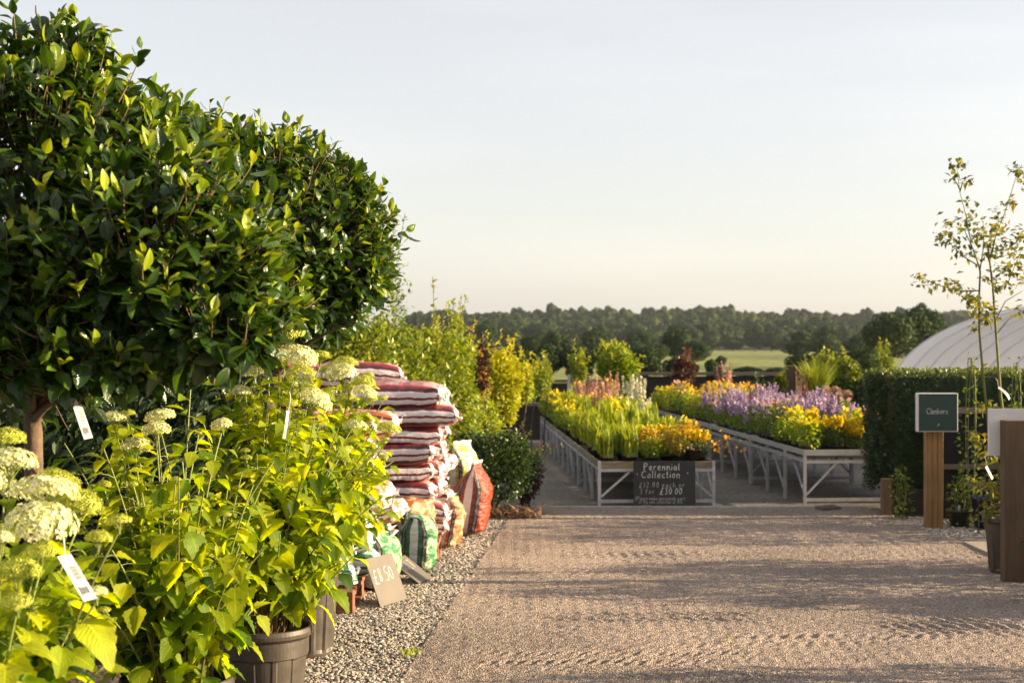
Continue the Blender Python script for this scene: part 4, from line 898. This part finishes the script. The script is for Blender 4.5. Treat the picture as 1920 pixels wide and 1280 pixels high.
LAB = {'grass': 'bright yellow green grassy perennial', 'iris_plant': 'upright bladed lime green perennial', 'coral_bells': 'golden orange leaved perennial', 'green_herb': 'lime leaved perennial with yellow flowers', 'catmint': 'purple flower spikes over green leaves',
       'goldenrod': 'bright yellow flower plumes over dark leaves', 'astilbe': 'pink plumed perennial', 'white_spike': 'creamy white plumed perennial', 'sneezeweed': 'golden leafed perennial with orange flowers', 'dark_herb': 'dark green perennial with a few pink flowers', 'bronze_spike': 'red brown flower spikes'}
PRO = {}
def place_plants(B, layout, rown, nx, ny, s0):
    for j in range(ny):
        for i in range(nx):
            u = (i + .5) / nx; v = (j + .5) / ny; dep = v * (B['ln'] + .06) * 4 - .03; kind = layout(u, dep)
            if kind is None: continue
            va = int(rng.integers(0, 2)); key = (kind, va); first = key not in PRO
            if first: PRO[key] = perennial(kind, va); o = PRO[key]
            else: o = copy_tree(PRO[key])
            lx = u * B['wd']; ly = dep + .06; lx += rng.normal(0, .015); ly += rng.normal(0, .015); c, s_ = math.cos(B['yaw']), math.sin(B['yaw'])
            o.location = (B['x'] + c * lx - s_ * ly, B['D'] + s_ * lx + c * ly, B['h'] * .87 + .008); o.rotation_euler = (0, 0, rng.normal(0, .35) if u < .25 else rng.uniform(0, 6.28)); k = s0 * rng.uniform(.72, 1.18) * (.84 if kind in ('grass', 'iris_plant') else 1); o.scale = (k, k, k * rng.uniform(.8, 1.15))
            zone = ('front end of the ' if dep < 1.6 else 'near half of the ' if dep < 4.8 else 'far end of the ') + rown
            tag(o, f'{LAB[kind]}, {zone}', 'plant', f'{LAB[kind]}s, {zone}'[:90])
def lay1(u, d):
    n = rng.random()
    if d < 1.3:
        return (('grass' if n < .8 else 'iris_plant') if u < .45 else ('coral_bells' if n < .4 else ('green_herb' if n < .8 else 'goldenrod')))
    if d < 3.2: return 'iris_plant' if n < .35 else ('grass' if u < .75 else 'green_herb')
    if d < 6.0: return 'grass' if u < .5 and n < .8 else ('iris_plant' if n < .6 else ('white_spike' if u > .75 else 'green_herb'))
    return ('grass' if n < .5 else 'green_herb') if u < .35 else ('astilbe' if n < .45 else 'white_spike' if (u > .7 and n < .8) else ('green_herb' if n < .8 else 'sneezeweed'))
def lay2(u, d):
    n = rng.random()
    if d < 1.25: return 'goldenrod' if (n < .9 and u > .15) else 'green_herb'
    if d < 2.2: return 'catmint' if n < .75 else ('goldenrod' if u > .5 else 'dark_herb')
    if d < 5.9: return 'catmint' if n < .84 else ('dark_herb' if n < .95 else 'bronze_spike')
    return 'sneezeweed' if n < .45 else ('dark_herb' if n < .70 else ('green_herb' if n < .92 else 'astilbe'))
place_plants(B1, lay1, 'left bench row', 5, 30, 1.0)
place_plants(B2, lay2, 'right bench row', 5, 29, 1.0)
# the trailing orange blossom that hangs over the corner of the left bench
mb = MB(); c0 = at(1345, 832, 15.0); P = c0 + rng.normal(0, 1, (46, 3)) * [.12, .06, .05]; scatter_leaves(mb, P, sph(46), .045, [MAP], rng.random(46), 1)
rt = thing('trailing_plant', 'orange blossom sprays hanging over the right corner of the left bench', 'plant', tuple(at(1300, 860, 15.05))); o = mb.build('flowers', M['p_orange'], rt); o.location = -np.array(rt.location); small_pot(rt, .09, .11)
tb = MB()
for k in range(7): tb.tube(bez(np.array([0, 0, .1]), np.array([.06, 0, .22]), P[k * 5] - np.array(rt.location), 5), .003, 4)
tb.build('stems', M['stem'], rt)

# ------------------------------------------------------------------ hedge, display fence, sign posts
HX, HD0, HD1, HZ = 3.64, 14.06, 14.72, 1.43
hr = thing('clipped_hedge', 'clipped dark green hedge with sunlit yellow top, right of the benches', 'hedge', (HX, HD0, 0)); mb = MB(); HW = 6.2
core = MB(); core.box((HW / 2 + .06, (HD1 - HD0) / 2, .80), (HW - .2, HD1 - HD0 - .12, 1.14)); core.build('dark_core', M['hedge'], hr)  # solid box added inside the leaves as the hedge's dark interior
def hp(n, f): P = f(rng.random(n), rng.random(n)); return P
dz = HD1 - HD0
n = 26000; a1, b1 = rng.random(n), rng.random(n)
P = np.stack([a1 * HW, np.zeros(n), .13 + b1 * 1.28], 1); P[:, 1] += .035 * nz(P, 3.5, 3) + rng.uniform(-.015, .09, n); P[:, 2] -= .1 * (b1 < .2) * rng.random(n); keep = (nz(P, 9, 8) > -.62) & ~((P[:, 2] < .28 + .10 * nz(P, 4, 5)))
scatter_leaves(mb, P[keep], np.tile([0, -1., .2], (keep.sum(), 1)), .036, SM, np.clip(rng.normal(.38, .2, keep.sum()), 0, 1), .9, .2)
n = 7000; a1, b1 = rng.random(n), rng.random(n); P = np.stack([np.zeros(n), a1 * dz, .13 + b1 * 1.28], 1); P[:, 0] += .035 * nz(P, 3.5, 4) + rng.uniform(-.02, .09, n); keep = ~((P[:, 2] < .28 + .12 * nz(P, 4, 5)))
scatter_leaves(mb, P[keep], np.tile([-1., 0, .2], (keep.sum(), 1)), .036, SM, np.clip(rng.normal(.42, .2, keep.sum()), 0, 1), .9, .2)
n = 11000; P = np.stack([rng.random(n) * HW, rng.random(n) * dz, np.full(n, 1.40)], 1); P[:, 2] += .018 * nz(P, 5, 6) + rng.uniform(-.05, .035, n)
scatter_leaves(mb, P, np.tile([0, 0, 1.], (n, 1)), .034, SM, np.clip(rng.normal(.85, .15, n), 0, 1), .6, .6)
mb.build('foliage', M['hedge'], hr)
pl = thing('hedge_planter', 'dark timber planter with a pale corner post under the hedge', 'planter', (HX, HD0 - .05, 0)); m1 = MB(); m1.box((.045, .0, .19), (.09, .09, .38)); m1.build('corner_post', M['postw3'], pl)
m1 = MB(); m1.box((3.2, .012, .15), (6.2, .05, .24)); m1.build('front_board', M['darkw'], pl)
fd = thing('display_screen', 'black screen with two brown rails behind the climbers sign', 'screen', (4.12, 13.72, 0)); m1 = MB(); m1.box((1.9, .03, .54), (3.8, .02, 1.04)); m1.build('black_panel', M['black'], fd)
for z, h_ in ((1.06, .055), (.52, .045)): m1 = MB(); m1.box((1.9, -.005, z), (3.84, .05, h_)); m1.build('rail', M['railw'], fd)
for x in (0.0, 1.9): m1 = MB(); m1.box((x, .06, .55), (.07, .05, 1.1)); m1.build('post', M['darkw'], fd)

sp_ = thing('sign_post', 'green sign reading Climbers on a grooved timber post', 'sign', (at(1750, 0, 13.1)[0], 13.1, 0)); m1 = MB()
for k, (x, w_) in enumerate(((-.052, .05), (0, .05), (.053, .052))): m1.box((x, 0, .45), (w_, .10, .92), tint=.3 + .2 * k)
o = m1.build('post', M['postw'], sp_); bv = o.modifiers.new('b', 'BEVEL'); bv.width = .005; bv.segments = 2
m1 = MB(); m1.box((.0, -.1, 1.078), (.365, .085, .352)); o = m1.build('sign_box', M['signw'], sp_); bv = o.modifiers.new('b', 'BEVEL'); bv.width = .004; bv.segments = 2
m1 = MB(); m1.box((.0, -.1445, 1.078), (.349, .006, .336)); o = m1.build('sign_face', M['signg'], sp_)
tm = MB(); Tf = lambda p: np.array([p[0], -.1490, p[1]])
write(tm, 'Climbers', -.105, 1.065, .052, .0052, 0, .10, Tf, 0)
for x0 in (-.058, -.040): tm.box((x0, -.149, 1.0665), (.014, .0006, .003))
tm.add([Tf(p) for p in ((-.006, .955), (.008, .962), (.014, .982), (.0, .972))], [[0, 1, 2, 3]]); tm.add([Tf(p) for p in ((-.009, .950), (-.006, .950), (.004, .966), (.002, .968))], [[0, 1, 2, 3]])
tm.build('lettering', M['tagw'], sp_)
p2 = thing('sign_post', 'wide brown timber post with the pale back of a sign behind it', 'sign', (at(1884, 0, 10.05)[0], 10.05, 0)); m1 = MB(); m1.box((.12, .05, .58), (.24, .10, 1.16)); o = m1.build('post', M['postw2'], p2); bv = o.modifiers.new('b', 'BEVEL'); bv.width = .004; bv.segments = 2
m1 = MB(); m1.box((.12, .112, 1.072), (.40, .02, .335)); m1.build('sign_back', M['signw'], p2)

# potted sapling: two stems from one pot
sx_, sD = at(1893, 0, 10.55)[0], 10.55
sp2 = thing('potted_sapling', 'thin two stemmed sapling with sparse leaf clusters in a black pot', 'tree', (sx_, sD, 0)); b = np.array([sx_, sD, 0])
pot_parts(sp2, .19, .42)
tr = MB(); lf = MB()
def stemline(pts, r0, r1, n=6):
    pts = np.array([at(*p, sD) if len(p) == 2 else at(p[0], p[1], p[2]) for p in pts]) - b
    tr.tube(pts, np.linspace(r0, r1, len(pts)), n, .6); return pts
def cl(px, py, n, sr, D=None, s_=.045, tint=(.2, 1)):
    c = at(px, py, D or sD + rng.normal(0, .12)) - b; r = sr * sD / F; q = c + rng.normal(0, 1, (n, 3)) * [r, r * .8, r * .75]
    scatter_leaves(lf, q, sph(n) * [1, 1, .3] + [0, 0, -.25], s_, SM, rng.uniform(*tint, n), .8, 0)
A1 = stemline([(1893, 960), (1872, 880), (1856, 820), (1849, 760), (1842, 690), (1836, 620), (1836, 560), (1838, 510), (1835, 495)], .011, .006)
A2 = stemline([(1898, 960), (1890, 850), (1876, 740), (1869, 640), (1862, 540), (1856, 490), (1852, 460)], .013, .006)
for pth in ([(1838, 505), (1822, 460), (1812, 405), (1800, 360), (1794, 310)], [(1838, 505), (1826, 470), (1808, 430), (1795, 440)], [(1838, 505), (1845, 460), (1844, 420)],
            [(1856, 490), (1868, 440), (1884, 400), (1900, 350), (1912, 310)], [(1837, 545), (1800, 545), (1762, 535), (1722, 518)], [(1862, 545), (1890, 530), (1915, 470)], [(1867, 600), (1885, 565), (1918, 545)],
            [(1870, 625), (1890, 600), (1918, 580)], [(1830, 495), (1805, 480), (1770, 445)], [(1800, 360), (1806, 340), (1812, 338)], [(1800, 355), (1790, 335)], [(1836, 620), (1826, 615)], [(1837, 585), (1855, 600), (1860, 620)]):
    stemline(pth, .0055, .0018, 5)
for (px, py, n, r) in [(1796, 305, 16, 8), (1790, 333, 10, 8), (1813, 338, 8, 7), (1818, 380, 8, 7), (1815, 410, 16, 10), (1795, 420, 22, 13), (1782, 442, 14, 10), (1772, 445, 10, 9), (1795, 465, 14, 11), (1815, 478, 12, 10), (1838, 440, 26, 13), (1850, 455, 20, 14),
                       (1866, 430, 18, 13), (1876, 408, 20, 12), (1892, 378, 10, 8), (1908, 318, 16, 8), (1916, 340, 8, 6), (1864, 470, 14, 12), (1893, 455, 26, 14), (1910, 440, 26, 13), (1905, 480, 18, 12), (1862, 515, 14, 10), (1885, 505, 14, 11),
                       (1722, 515, 8, 6), (1738, 528, 16, 9), (1765, 535, 10, 8), (1795, 535, 16, 10), (1806, 548, 20, 11), (1820, 560, 14, 9), (1845, 580, 30, 13), (1835, 575, 18, 10), (1875, 535, 14, 9), (1912, 525, 16, 12), (1912, 580, 14, 8), (1826, 615, 10, 5), (1853, 600, 8, 6), (1914, 505, 14, 10),
                       (1838, 690, 4, 5), (1845, 760, 8, 8), (1836, 820, 12, 9), (1826, 815, 8, 6), (1850, 840, 14, 10), (1862, 855, 16, 10), (1845, 905, 18, 12), (1862, 915, 18, 12), (1872, 935, 24, 14), (1855, 960, 26, 16), (1870, 965, 26, 14), (1875, 890, 14, 9), (1832, 910, 10, 8)]:
    cl(px, py, int(n * 1.7), r * 1.05, None, .052 if py < 650 else .058)
stemline([(1875, 960), (1855, 930), (1835, 905)], .004, .002, 5); stemline([(1862, 860), (1845, 835), (1832, 815)], .004, .002, 5)
tr.build('trunk', M['sapling'], sp2, True); lf.build('foliage', M['sapling'], sp2)
plant_tag('small white tag tied low on the sapling', A(1849, 874, 10.3), A(1861, 897, 10.3), .03, True)
plant_tag('curled white tag high on the sapling stem above the pale sign', A(1872, 726, 10.4), A(1893, 748, 10.4), .025, True, .05)
# climbers in pots behind the sapling
for i, (px, py, D, h_, lab) in enumerate([(1800, 960, 13.2, 26, 'young climber in a dark pot in the shade right of the climbers sign'), (1690, 950, 13.75, 18, 'small trailing climber rooted at the hedge planter'), (1905, 735, 13.2, 30, 'leafy climber against the black screen near the right edge'), (1820, 720, 13.4, 18, 'sparse climber sprigs showing above the brown rail')]):
    x, y, z = at(px, py, D); rt = thing('climbing_plant', lab, 'plant', (x, D, 0), 0); z = max(z, .2); f = MB(); q, d = blob_pts(int(h_ * 9), (0, 0, .5 * (z + .25)), (.12, .10, .5 * z + .2), .2, .8, i); scatter_leaves(f, q, d, .045, SM, rng.uniform(.1, .8, len(q)), .8, .2); f.build('foliage', M['birch'], rt)
    s_ = MB()
    for k in range(4): s_.tube(bez(np.array([0, 0, .1]), np.array([.1 * math.cos(k * 2), .05, z * .5 + .1]), np.array([.08 * math.sin(k * 3), 0, z + .25]), 6), .004, 4)
    s_.build('stems', M['stem'], rt)
    if i == 0: small_pot(rt, .11, .17)
for i in range(3):
    x = 4.18 + .16 * i; f = MB(); z = .30 - .04 * i
    f.tube(np.array([(x, 12.75 - .1 * i, .0), (x, 12.75 - .1 * i, z)]), .006, 5); f.tube(np.array([(x + .11, 12.75 - .1 * i, .0), (x + .11, 12.75 - .1 * i, z)]), .006, 5); f.tube(np.array([(x, 12.75 - .1 * i, z), (x + .11, 12.75 - .1 * i, z)]), .006, 5)
    tag(f.build('wire_support', M['wire'], None, True), ['dark wire hoop stuck in the chippings, nearest the sign post', 'dark wire hoop stuck in the chippings, middle one', 'dark wire hoop stuck in the chippings, nearest the sapling pot'][i], 'plant support')
f = MB(); f.lathe([(0, .005), (.09, 0), (.12, .26), (.13, .26), (.13, .28), (.115, .28), (.10, .05), (0, .05)], seg=24); o = f.build('bucket', M['blue'], None, True); o.location = (4.32, 13.0, .03); tag(o, 'dark blue bucket in the shade behind the wire hoops', 'bucket')
for i, (x, y) in enumerate([(3.42, 9.35), (3.62, 9.15)]):
    rt = thing('plant_pot', ['small black pot of dark foliage at the foot of the wide timber post', 'second black pot at the bottom right edge beside the first'][i], 'pot', (x + .12, y, .015)); small_pot(rt, .12, .25, False); f = MB(); leafball(f, 260, (0, 0, .36), (.16, .16, .14), .05, (0, .6)); f.build('foliage', M['shrub'], rt)
f = MB(); f.box((0, 0, .02), (.24, .12, .03)); o = f.build('wood_offcut', M['tan'], None); o.location = (at(1552, 0, 14.5)[0], 14.5, .014); o.rotation_euler = (.1, 0, .5); tag(o, 'small pale wooden offcut lying at the far edge of the path', 'wood')

# unseen shrubs added right of view so their long shadows cross the path
for i, (x, y, r_, h_) in enumerate([(5.0, 9.75, .6, 1.15), (5.6, 10.6, .55, 1.15), (5.1, 12.5, .65, 1.2), (5.2, 6.95, .5, 1.25), (4.4, 6.4, .45, 1.0), (6.3, 13.35, .6, 1.35), (5.0, 8.9, .22, .6)]):
    bush('potted_shrub', ['bushy green shrub', 'broad leafy shrub', 'low rounded shrub', 'upright leafy shrub', 'compact green shrub', 'tall green shrub', 'small green shrub'][i] + ' added out of view to shade the path', 'shrub', (x, y, h_ * .55), (r_, r_, h_ * .48), 2600, .06, SM, M['shrub'], (.2, .8), .012, 'unseen shrubs added to shade the path')

lh = thing('shade_hedge', 'low hedge added behind the clipped hedge to shade the ground under the benches', 'hedge', (6.1, 15.2, 0)); core = MB(); core.box((.3, 6.0, .55), (.45, 11.8, 1.05)); core.build('dark_core', M['shade'], lh); f = MB(); n = 9000  # hedge added to shade the bench ground, with a solid dark inner box
P = np.stack([rng.uniform(-.02, .62, n), rng.random(n) * 12, rng.uniform(.05, 1.16, n)], 1); P[:, 2] += .04 * nz(P, 2, 3); f_ = rng.random(n) < .5; P[f_, 0] = rng.uniform(-.03, .03, f_.sum()); scatter_leaves(f, P, np.tile([-.6, 0, .6], (n, 1)), .055, SM, rng.random(n), .9, .3); f.build('foliage', M['hedge'], lh)

# ------------------------------------------------------------------ far end of the yard
def rail_fence(label, x0, x1, D, h, rail_h, name='timber_fence', nb=26, postx=()):
    rt = thing(name, label, 'fence', (x0, D, 0)); mb = MB(); Wd = x1 - x0
    for k in range(nb): mb.box((Wd * (k + .5) / nb, rng.uniform(-.006, .006), h / 2 - .02), (Wd / nb - .001, .02, h - .06 + rng.uniform(-.01, .01)))
    mb.build('boards', M['darkw'], rt)
    m2 = MB(); m2.box((Wd / 2, -.03, h), (Wd, .09, rail_h)); m2.build('rail', M['railw'], rt)
    for x in postx: m3 = MB(); m3.box((x - x0, -.05, h * .56), (.14, .14, h * 1.12)); m3.build('post', M['postw2'], rt)
x_ = lambda px, D: (px - CX) * D / F
rail_fence('dark board fence with pale top rail across the far end, left of the tall post', x_(1190, 27), x_(1484, 27), 27.0, 1.14, .06, postx=(x_(1345, 27),))
rail_fence('dark board fence across the far end, right of the tall post', x_(1484, 27) + .2, x_(1700, 27), 27.0, 1.02, .06)
rail_fence('low dark gate panels with a tan top rail at the end of the left aisle', x_(930, 25.2), x_(1035, 25.2), 25.2, .64, .055, 'gate_panel', 12)
rail_fence('dark board fence behind the golden shrubs and the pink flowers', x_(800, 27.3), x_(1190, 27.3), 27.3, 1.0, .05)
m1 = MB(); m1.box((0, 0, .82), (.20, .16, 1.64)); o = m1.build('fence_post', M['postw2'], None); o.location = (x_(1482, 26.6), 26.6, -.02 - .32); bv = o.modifiers.new('b', 'BEVEL'); bv.width = .01; tag(o, 'thick weathered post standing above the far fence', 'post')
rt = thing('notice_board', 'small pale bluish board on a stick behind the pink flowers', 'sign', (x_(1078, 25), 25, 0)); m1 = MB(); m1.box((0, 0, .95), (.26, .02, .42)); m1.build('panel', M['signw'], rt); m1 = MB(); m1.box((0, .03, .5), (.04, .03, 1.0)); m1.build('post', M['postw2'], rt)
leafy_tree('young fruit tree with upright orange tipped shoots behind the pink flowers', 1160, 25.5, 642, 40, .7, 3200, .075, M['lime'], (.0, .85), None, 16, 3)
leafy_tree('slim young tree with orange tinged leaves left of the fruit tree', 1084, 25.0, 655, 17, .8, 800, .075, M['birch'], (.4, 1), None, 6, 1)
leafy_tree('dark red leaved young tree at the far fence', 1283, 26.0, 668, 27, .9, 1300, .07, M['redleaf'], (.3, 1), None, 6, 2)
leafy_tree('green shrub with yellowing tips behind the right benches', 1545, 26.0, 668, 34, .7, 2600, .075, M['birch'], (.2, .9), None, 10, 3)
leafy_tree('bushy green shrub at the end of the right bench row', 1590, 25.5, 664, 30, .6, 2400, .075, M['birch'], (.2, 1), None, 8, 3)
leafy_tree('slim pale shrub beside the thick post', 1465, 25.8, 700, 12, .8, 500, .07, M['birch'], (.5, 1), None, 4, 1)
leafy_tree('dark green shrub row end below the thick post', 1420, 25.4, 712, 45, .5, 2400, .07, M['shrub'], (.2, .9), None, 4, 3)
leafy_tree('thin shrub just left of the white tunnel', 1655, 25.6, 655, 20, .8, 600, .075, M['birch'], (.3, .8), None, 9, 2)
rt = thing('ornamental_grass', 'tall feathery pale grass behind the purple flowers', 'grass', (*at(1530, 0, 24.6)[:2], .3)); f = MB(); tufts(f, 520, 1.05, .28, .35, .1, (.5, 1), .45); f.build('foliage', M['birch'], rt); small_pot(rt, .14, .2)
for i, (px, py, D) in enumerate([(1548, 733, 23.6), (1567, 735, 23.2), (1588, 742, 22.8), (1581, 741, 24.2)]):
    p = at(px, py, D); rt = thing('allium', ['round dried allium head, leftmost of the four', 'round dried allium head, second from the left', 'largest dried allium head at the right end', 'small dried allium head partly behind the right one'][i], 'flower', (p[0], D, .5)); f = MB(); d = sph(260); c = np.array([0, 0, p[2] - .5]); q = c + d * .10 * rng.uniform(.75, 1, 260)[:, None]; f.inst(QD, q, frames(d, sph(260)), np.full(260, .022), rng.random(260)); f.build('flower_head', M['p_dry'], rt)
    f = MB(); f.tube(np.array([(0, 0, 0), (.01, 0, (p[2] - .5) / 2), c]), .006, 5); f.build('stem', M['stem'], rt)

# white polytunnel
tn = thing('polytunnel', 'white plastic growing tunnel with curved hoops behind the hedge', 'greenhouse', (17.3, 30, 0)); nh = 9; La = 12.6; an = np.linspace(0, math.pi, 49)
HWt, HHt = 6.0, 2.95
yy = np.linspace(0, La, 65); Vt = []
for y in yy:
    k = abs(((y / (La / (nh - 1))) + .5) % 1 - .5) * 2; sag = 1 - .010 * k ** 1.2
    Vt.append(np.stack([-HWt * np.cos(an) * sag, np.full(49, y), HHt * np.sin(an) ** .92 * sag], 1))
Vt = np.concatenate(Vt); i = np.arange(64)[:, None] * 49; j = np.arange(48)[None]; mb = MB(); mb.add(Vt, np.stack([i + j, i + j + 1, i + 50 + j, i + 49 + j], -1).reshape(-1, 4))
TP, tt_, bb_ = mat('tunnel_plastic'); bb_.inputs['Base Color'].default_value = (.93, .93, .94, 1); bb_.inputs['Roughness'].default_value = .35
trn = N(tt_, 'BsdfTranslucent'); trn.inputs[0].default_value = (.92, .92, .94, 1); msx = N(tt_, 'MixShader'); msx.inputs[0].default_value = .72; tt_.links.new(bb_.outputs[0], msx.inputs[1]); tt_.links.new(trn.outputs[0], msx.inputs[2]); tt_.links.new(msx.outputs[0], tt_.nodes['Material Output'].inputs[0])
mb.build('cover', TP, tn, True)
for k in range(nh):
    hb = MB(); y = La * k / (nh - 1); hb.tube(np.stack([-HWt * 1.003 * np.cos(an), np.full(49, y), HHt * np.sin(an) ** .92 * 1.003], 1), .03, 6); hb.build('hoop', M['signw'], tn, True)
ec = MB(); rim = np.stack([-HWt * .985 * np.cos(an), np.full(49, La - .02), HHt * np.sin(an) ** .92 * .985], 1); cpt = np.array([0, La - .02, 0]); V = np.concatenate([rim, [cpt]]); ec.add(V, [[i, i + 1, 49, 49] for i in range(48)] if 0 else [[i, i + 1, 49] for i in range(48)]); ec.build('end_wall', TP, tn)

# ------------------------------------------------------------------ far trees and woods
def crown_mesh(seed, nb=18, nq=9000, q=.16, skirt=.3):
    r = np.random.default_rng(seed); mb = MB(); cs = [(np.array([0, 0, .55]), np.array([.36, .36, .34]))]
    for k in range(nb):
        d = unit(r.normal(size=3) + [0, 0, .25]); cs.append((np.array([0, 0, .56]) + d * [.34, .34, .30], np.array([1, 1, .85]) * r.uniform(.13, .24)))
    for (c, rr) in cs:
        n = int(nq * (rr[0] / .25) ** 2 / nb); d = unit(r.normal(size=(n, 3))); P = c + d * rr * r.uniform(.82, 1.05, n)[:, None]; P = P[P[:, 2] > .08]; d = d[:len(P)]
        nn = unit(d + .8 * unit(r.normal(size=(len(P), 3)))); tn = np.clip(r.normal(.45, .2, len(P)) + r.normal(0, .12), 0, 1)
        mb.inst(QD, P, frames(unit(np.cross(nn, r.normal(size=(len(P), 3)))), nn), q * r.uniform(.4, .75, len(P)) * .42, tn)
    return mb
CR = [crown_mesh(s_).data('crown', M['far'], False) for s_ in range(5)]
tk = MB(); tk.tube(np.array([(0, 0, -.02), (.01, 0, .2), (0, .01, .5)]), [.035, .028, .015], 7)
for k in range(5): tk.tube(np.array([(0, 0, .2), (.12 * math.cos(k * 1.3), .12 * math.sin(k * 1.3), .4), (.25 * math.cos(k * 1.3), .25 * math.sin(k * 1.3), .6)]), [.015, .01, .005], 5)
TK = tk.data('trunk', M['bark'], True)
def far_tree(label, px, D, top, half, group=None, seed=None):
    x = x_(px, D); z0 = 0.0; H_ = CH - (top - HY) * D / F - z0; rt = thing('oak_tree', label, 'tree', (x, D, z0), rng.uniform(0, 6.28), group); s_ = half * D / F / .5
    for nm, me in (('crown', CR[rng.integers(0, 5)]), ('trunk', TK)):
        o = bpy.data.objects.new(nm, me); COL.objects.link(o); o.parent = rt; o.scale = (s_, s_, H_ / .98)
far_tree('large dark oak with gaps in its crown, left of the white tunnel', 1672, 95, 586, 52); far_tree('dark oak adjoining the large one, its crown cut by the white tunnel', 1728, 100, 578, 42); far_tree('rounded dark tree low beside the large oaks', 1762, 104, 606, 36)
far_tree('conical pale green tree left of the open field', 1268, 120, 612, 26); far_tree('broad dark bush tree below the conical one', 1300, 112, 640, 34); far_tree('rounded dark tree at the left of the conical one', 1232, 118, 646, 28)
far_tree('round topped tree nearest left of the yard, in shade', 1045, 130, 622, 30); far_tree('dark round tree beside the round topped one', 1002, 135, 628, 28); far_tree('broad tree behind the slim fruit trees', 1120, 140, 632, 40); far_tree('mid green tree between the broad tree and the conical one', 1190, 150, 640, 26)
far_tree('blue green rounded tree farther back above the golden shrub', 912, 210, 604, 22); far_tree('low dark tree filling left of the aisle', 960, 128, 655, 34); far_tree('low tree behind the golden shrubs', 880, 130, 640, 34)
far_tree('low dark tree right of the field', 1500, 170, 640, 34); far_tree('dark tree standing in front of the right hand woods', 1550, 165, 628, 34); far_tree('dark tree just left of the large oak', 1610, 150, 632, 34); far_tree('small bush tree in the near hedge line of the field', 1352, 105, 668, 11); far_tree('low hedge line bush below the open field', 1405, 62, 689, 34); far_tree('low hedge line bush at the right lower corner of the open field', 1455, 64, 690, 26)
for (px, D, tp, hf, lb) in [(1500, 98, 660, 30, 'right of the open field'), (1335, 92, 672, 16, 'left of the open field'), (1555, 100, 650, 40, 'right of the pale grass'), (1210, 96, 650, 36, 'left of the conical tree'), (1150, 98, 646, 40, 'behind the fruit tree'), (1085, 94, 648, 40, 'behind the slim tree'), (1025, 98, 644, 38, 'above the gate panels'), (970, 95, 650, 36, 'right of the golden shrub'), (910, 96, 646, 40, 'behind the golden shrub'), (1620, 92, 648, 36, 'left of the large oak'), (860, 98, 636, 34, 'behind the pointed young tree'), (1275, 90, 664, 34, 'behind the dark red tree'), (1120, 160, 618, 34, 'tall, farther behind the fruit tree'), (1200, 170, 624, 30, 'tall, left of the conical tree'), (1550, 190, 616, 30, 'tall, near the right hand woods'), (1505, 200, 622, 24, 'tall, at the right end of the field')]:
    far_tree('dark leafy tree ' + lb, px, D if D > 110 else 62, tp + (4 if D < 110 else 0), hf)
for i, px in enumerate(list(range(1190, 1660, 36)) + [1010, 960, 1070, 1130]):
    far_tree('spreading oak standing at the far edge of the open field', px + rng.normal(0, 5), 330 + rng.uniform(-15, 15), 616 + rng.normal(0, 7), 22 + rng.uniform(-3, 6), 'oaks along the far edge of the field')
wd = MB(); protos = [crown_mesh(s_ + 20, 9, 2600, .30) for s_ in range(4)]
PV = [(np.concatenate(p.V), np.concatenate([f for f, m in p.Fc]), np.concatenate(p.T)) for p in protos]
for row, (D, top) in enumerate([(400, 612), (450, 601), (510, 592), (570, 585), (640, 579)]):
    px = 780
    while px < 1960:
        tp = top + rng.normal(0, 2.8) + 4 * math.sin(px / 90.0 + row) + (6 if px > 1560 else 0) - (7 if rng.random() < .10 and row > 2 else 0); hf = rng.uniform(10, 30) * 520 / D; x = x_(px, D); z0 = float(hillz(np.array(x), np.array(D))) - .5
        H_ = CH - (tp - HY) * D / F - z0; V0, F0, T0 = PV[rng.integers(0, 4)]; s_ = hf * D / F / .5; an_ = rng.uniform(0, 6.28); c, s2 = math.cos(an_), math.sin(an_)
        V = V0 @ np.array([[c, s2, 0], [-s2, c, 0], [0, 0, 1]]) * [s_, s_, max(H_, 5)] + [x, D + rng.uniform(-12, 12), z0]; wd.add(V, F0, np.clip(T0 + rng.normal(0, .24), 0, 1)); px += hf * rng.uniform(.75, 1.1)
tag(wd.build('woods', M['far']), 'far wooded ridge along the horizon', 'woods', kind='stuff')

# ------------------------------------------------------------------ haze
hz = MB(); hz.box((40, 430, 29), (1000, 1000, 60)); m, t, b_ = mat('haze_air'); t.nodes.remove(b_); pv = N(t, 'VolumePrincipled'); pv.inputs['Density'].default_value = .00013; pv.inputs['Color'].default_value = (.80, .86, .95, 1); pv.inputs['Anisotropy'].default_value = .3
t.links.new(pv.outputs[0], t.nodes['Material Output'].inputs['Volume']); HAZE = True
if HAZE: tag(hz.build('haze', m), 'thin evening haze', 'haze', kind='stuff')
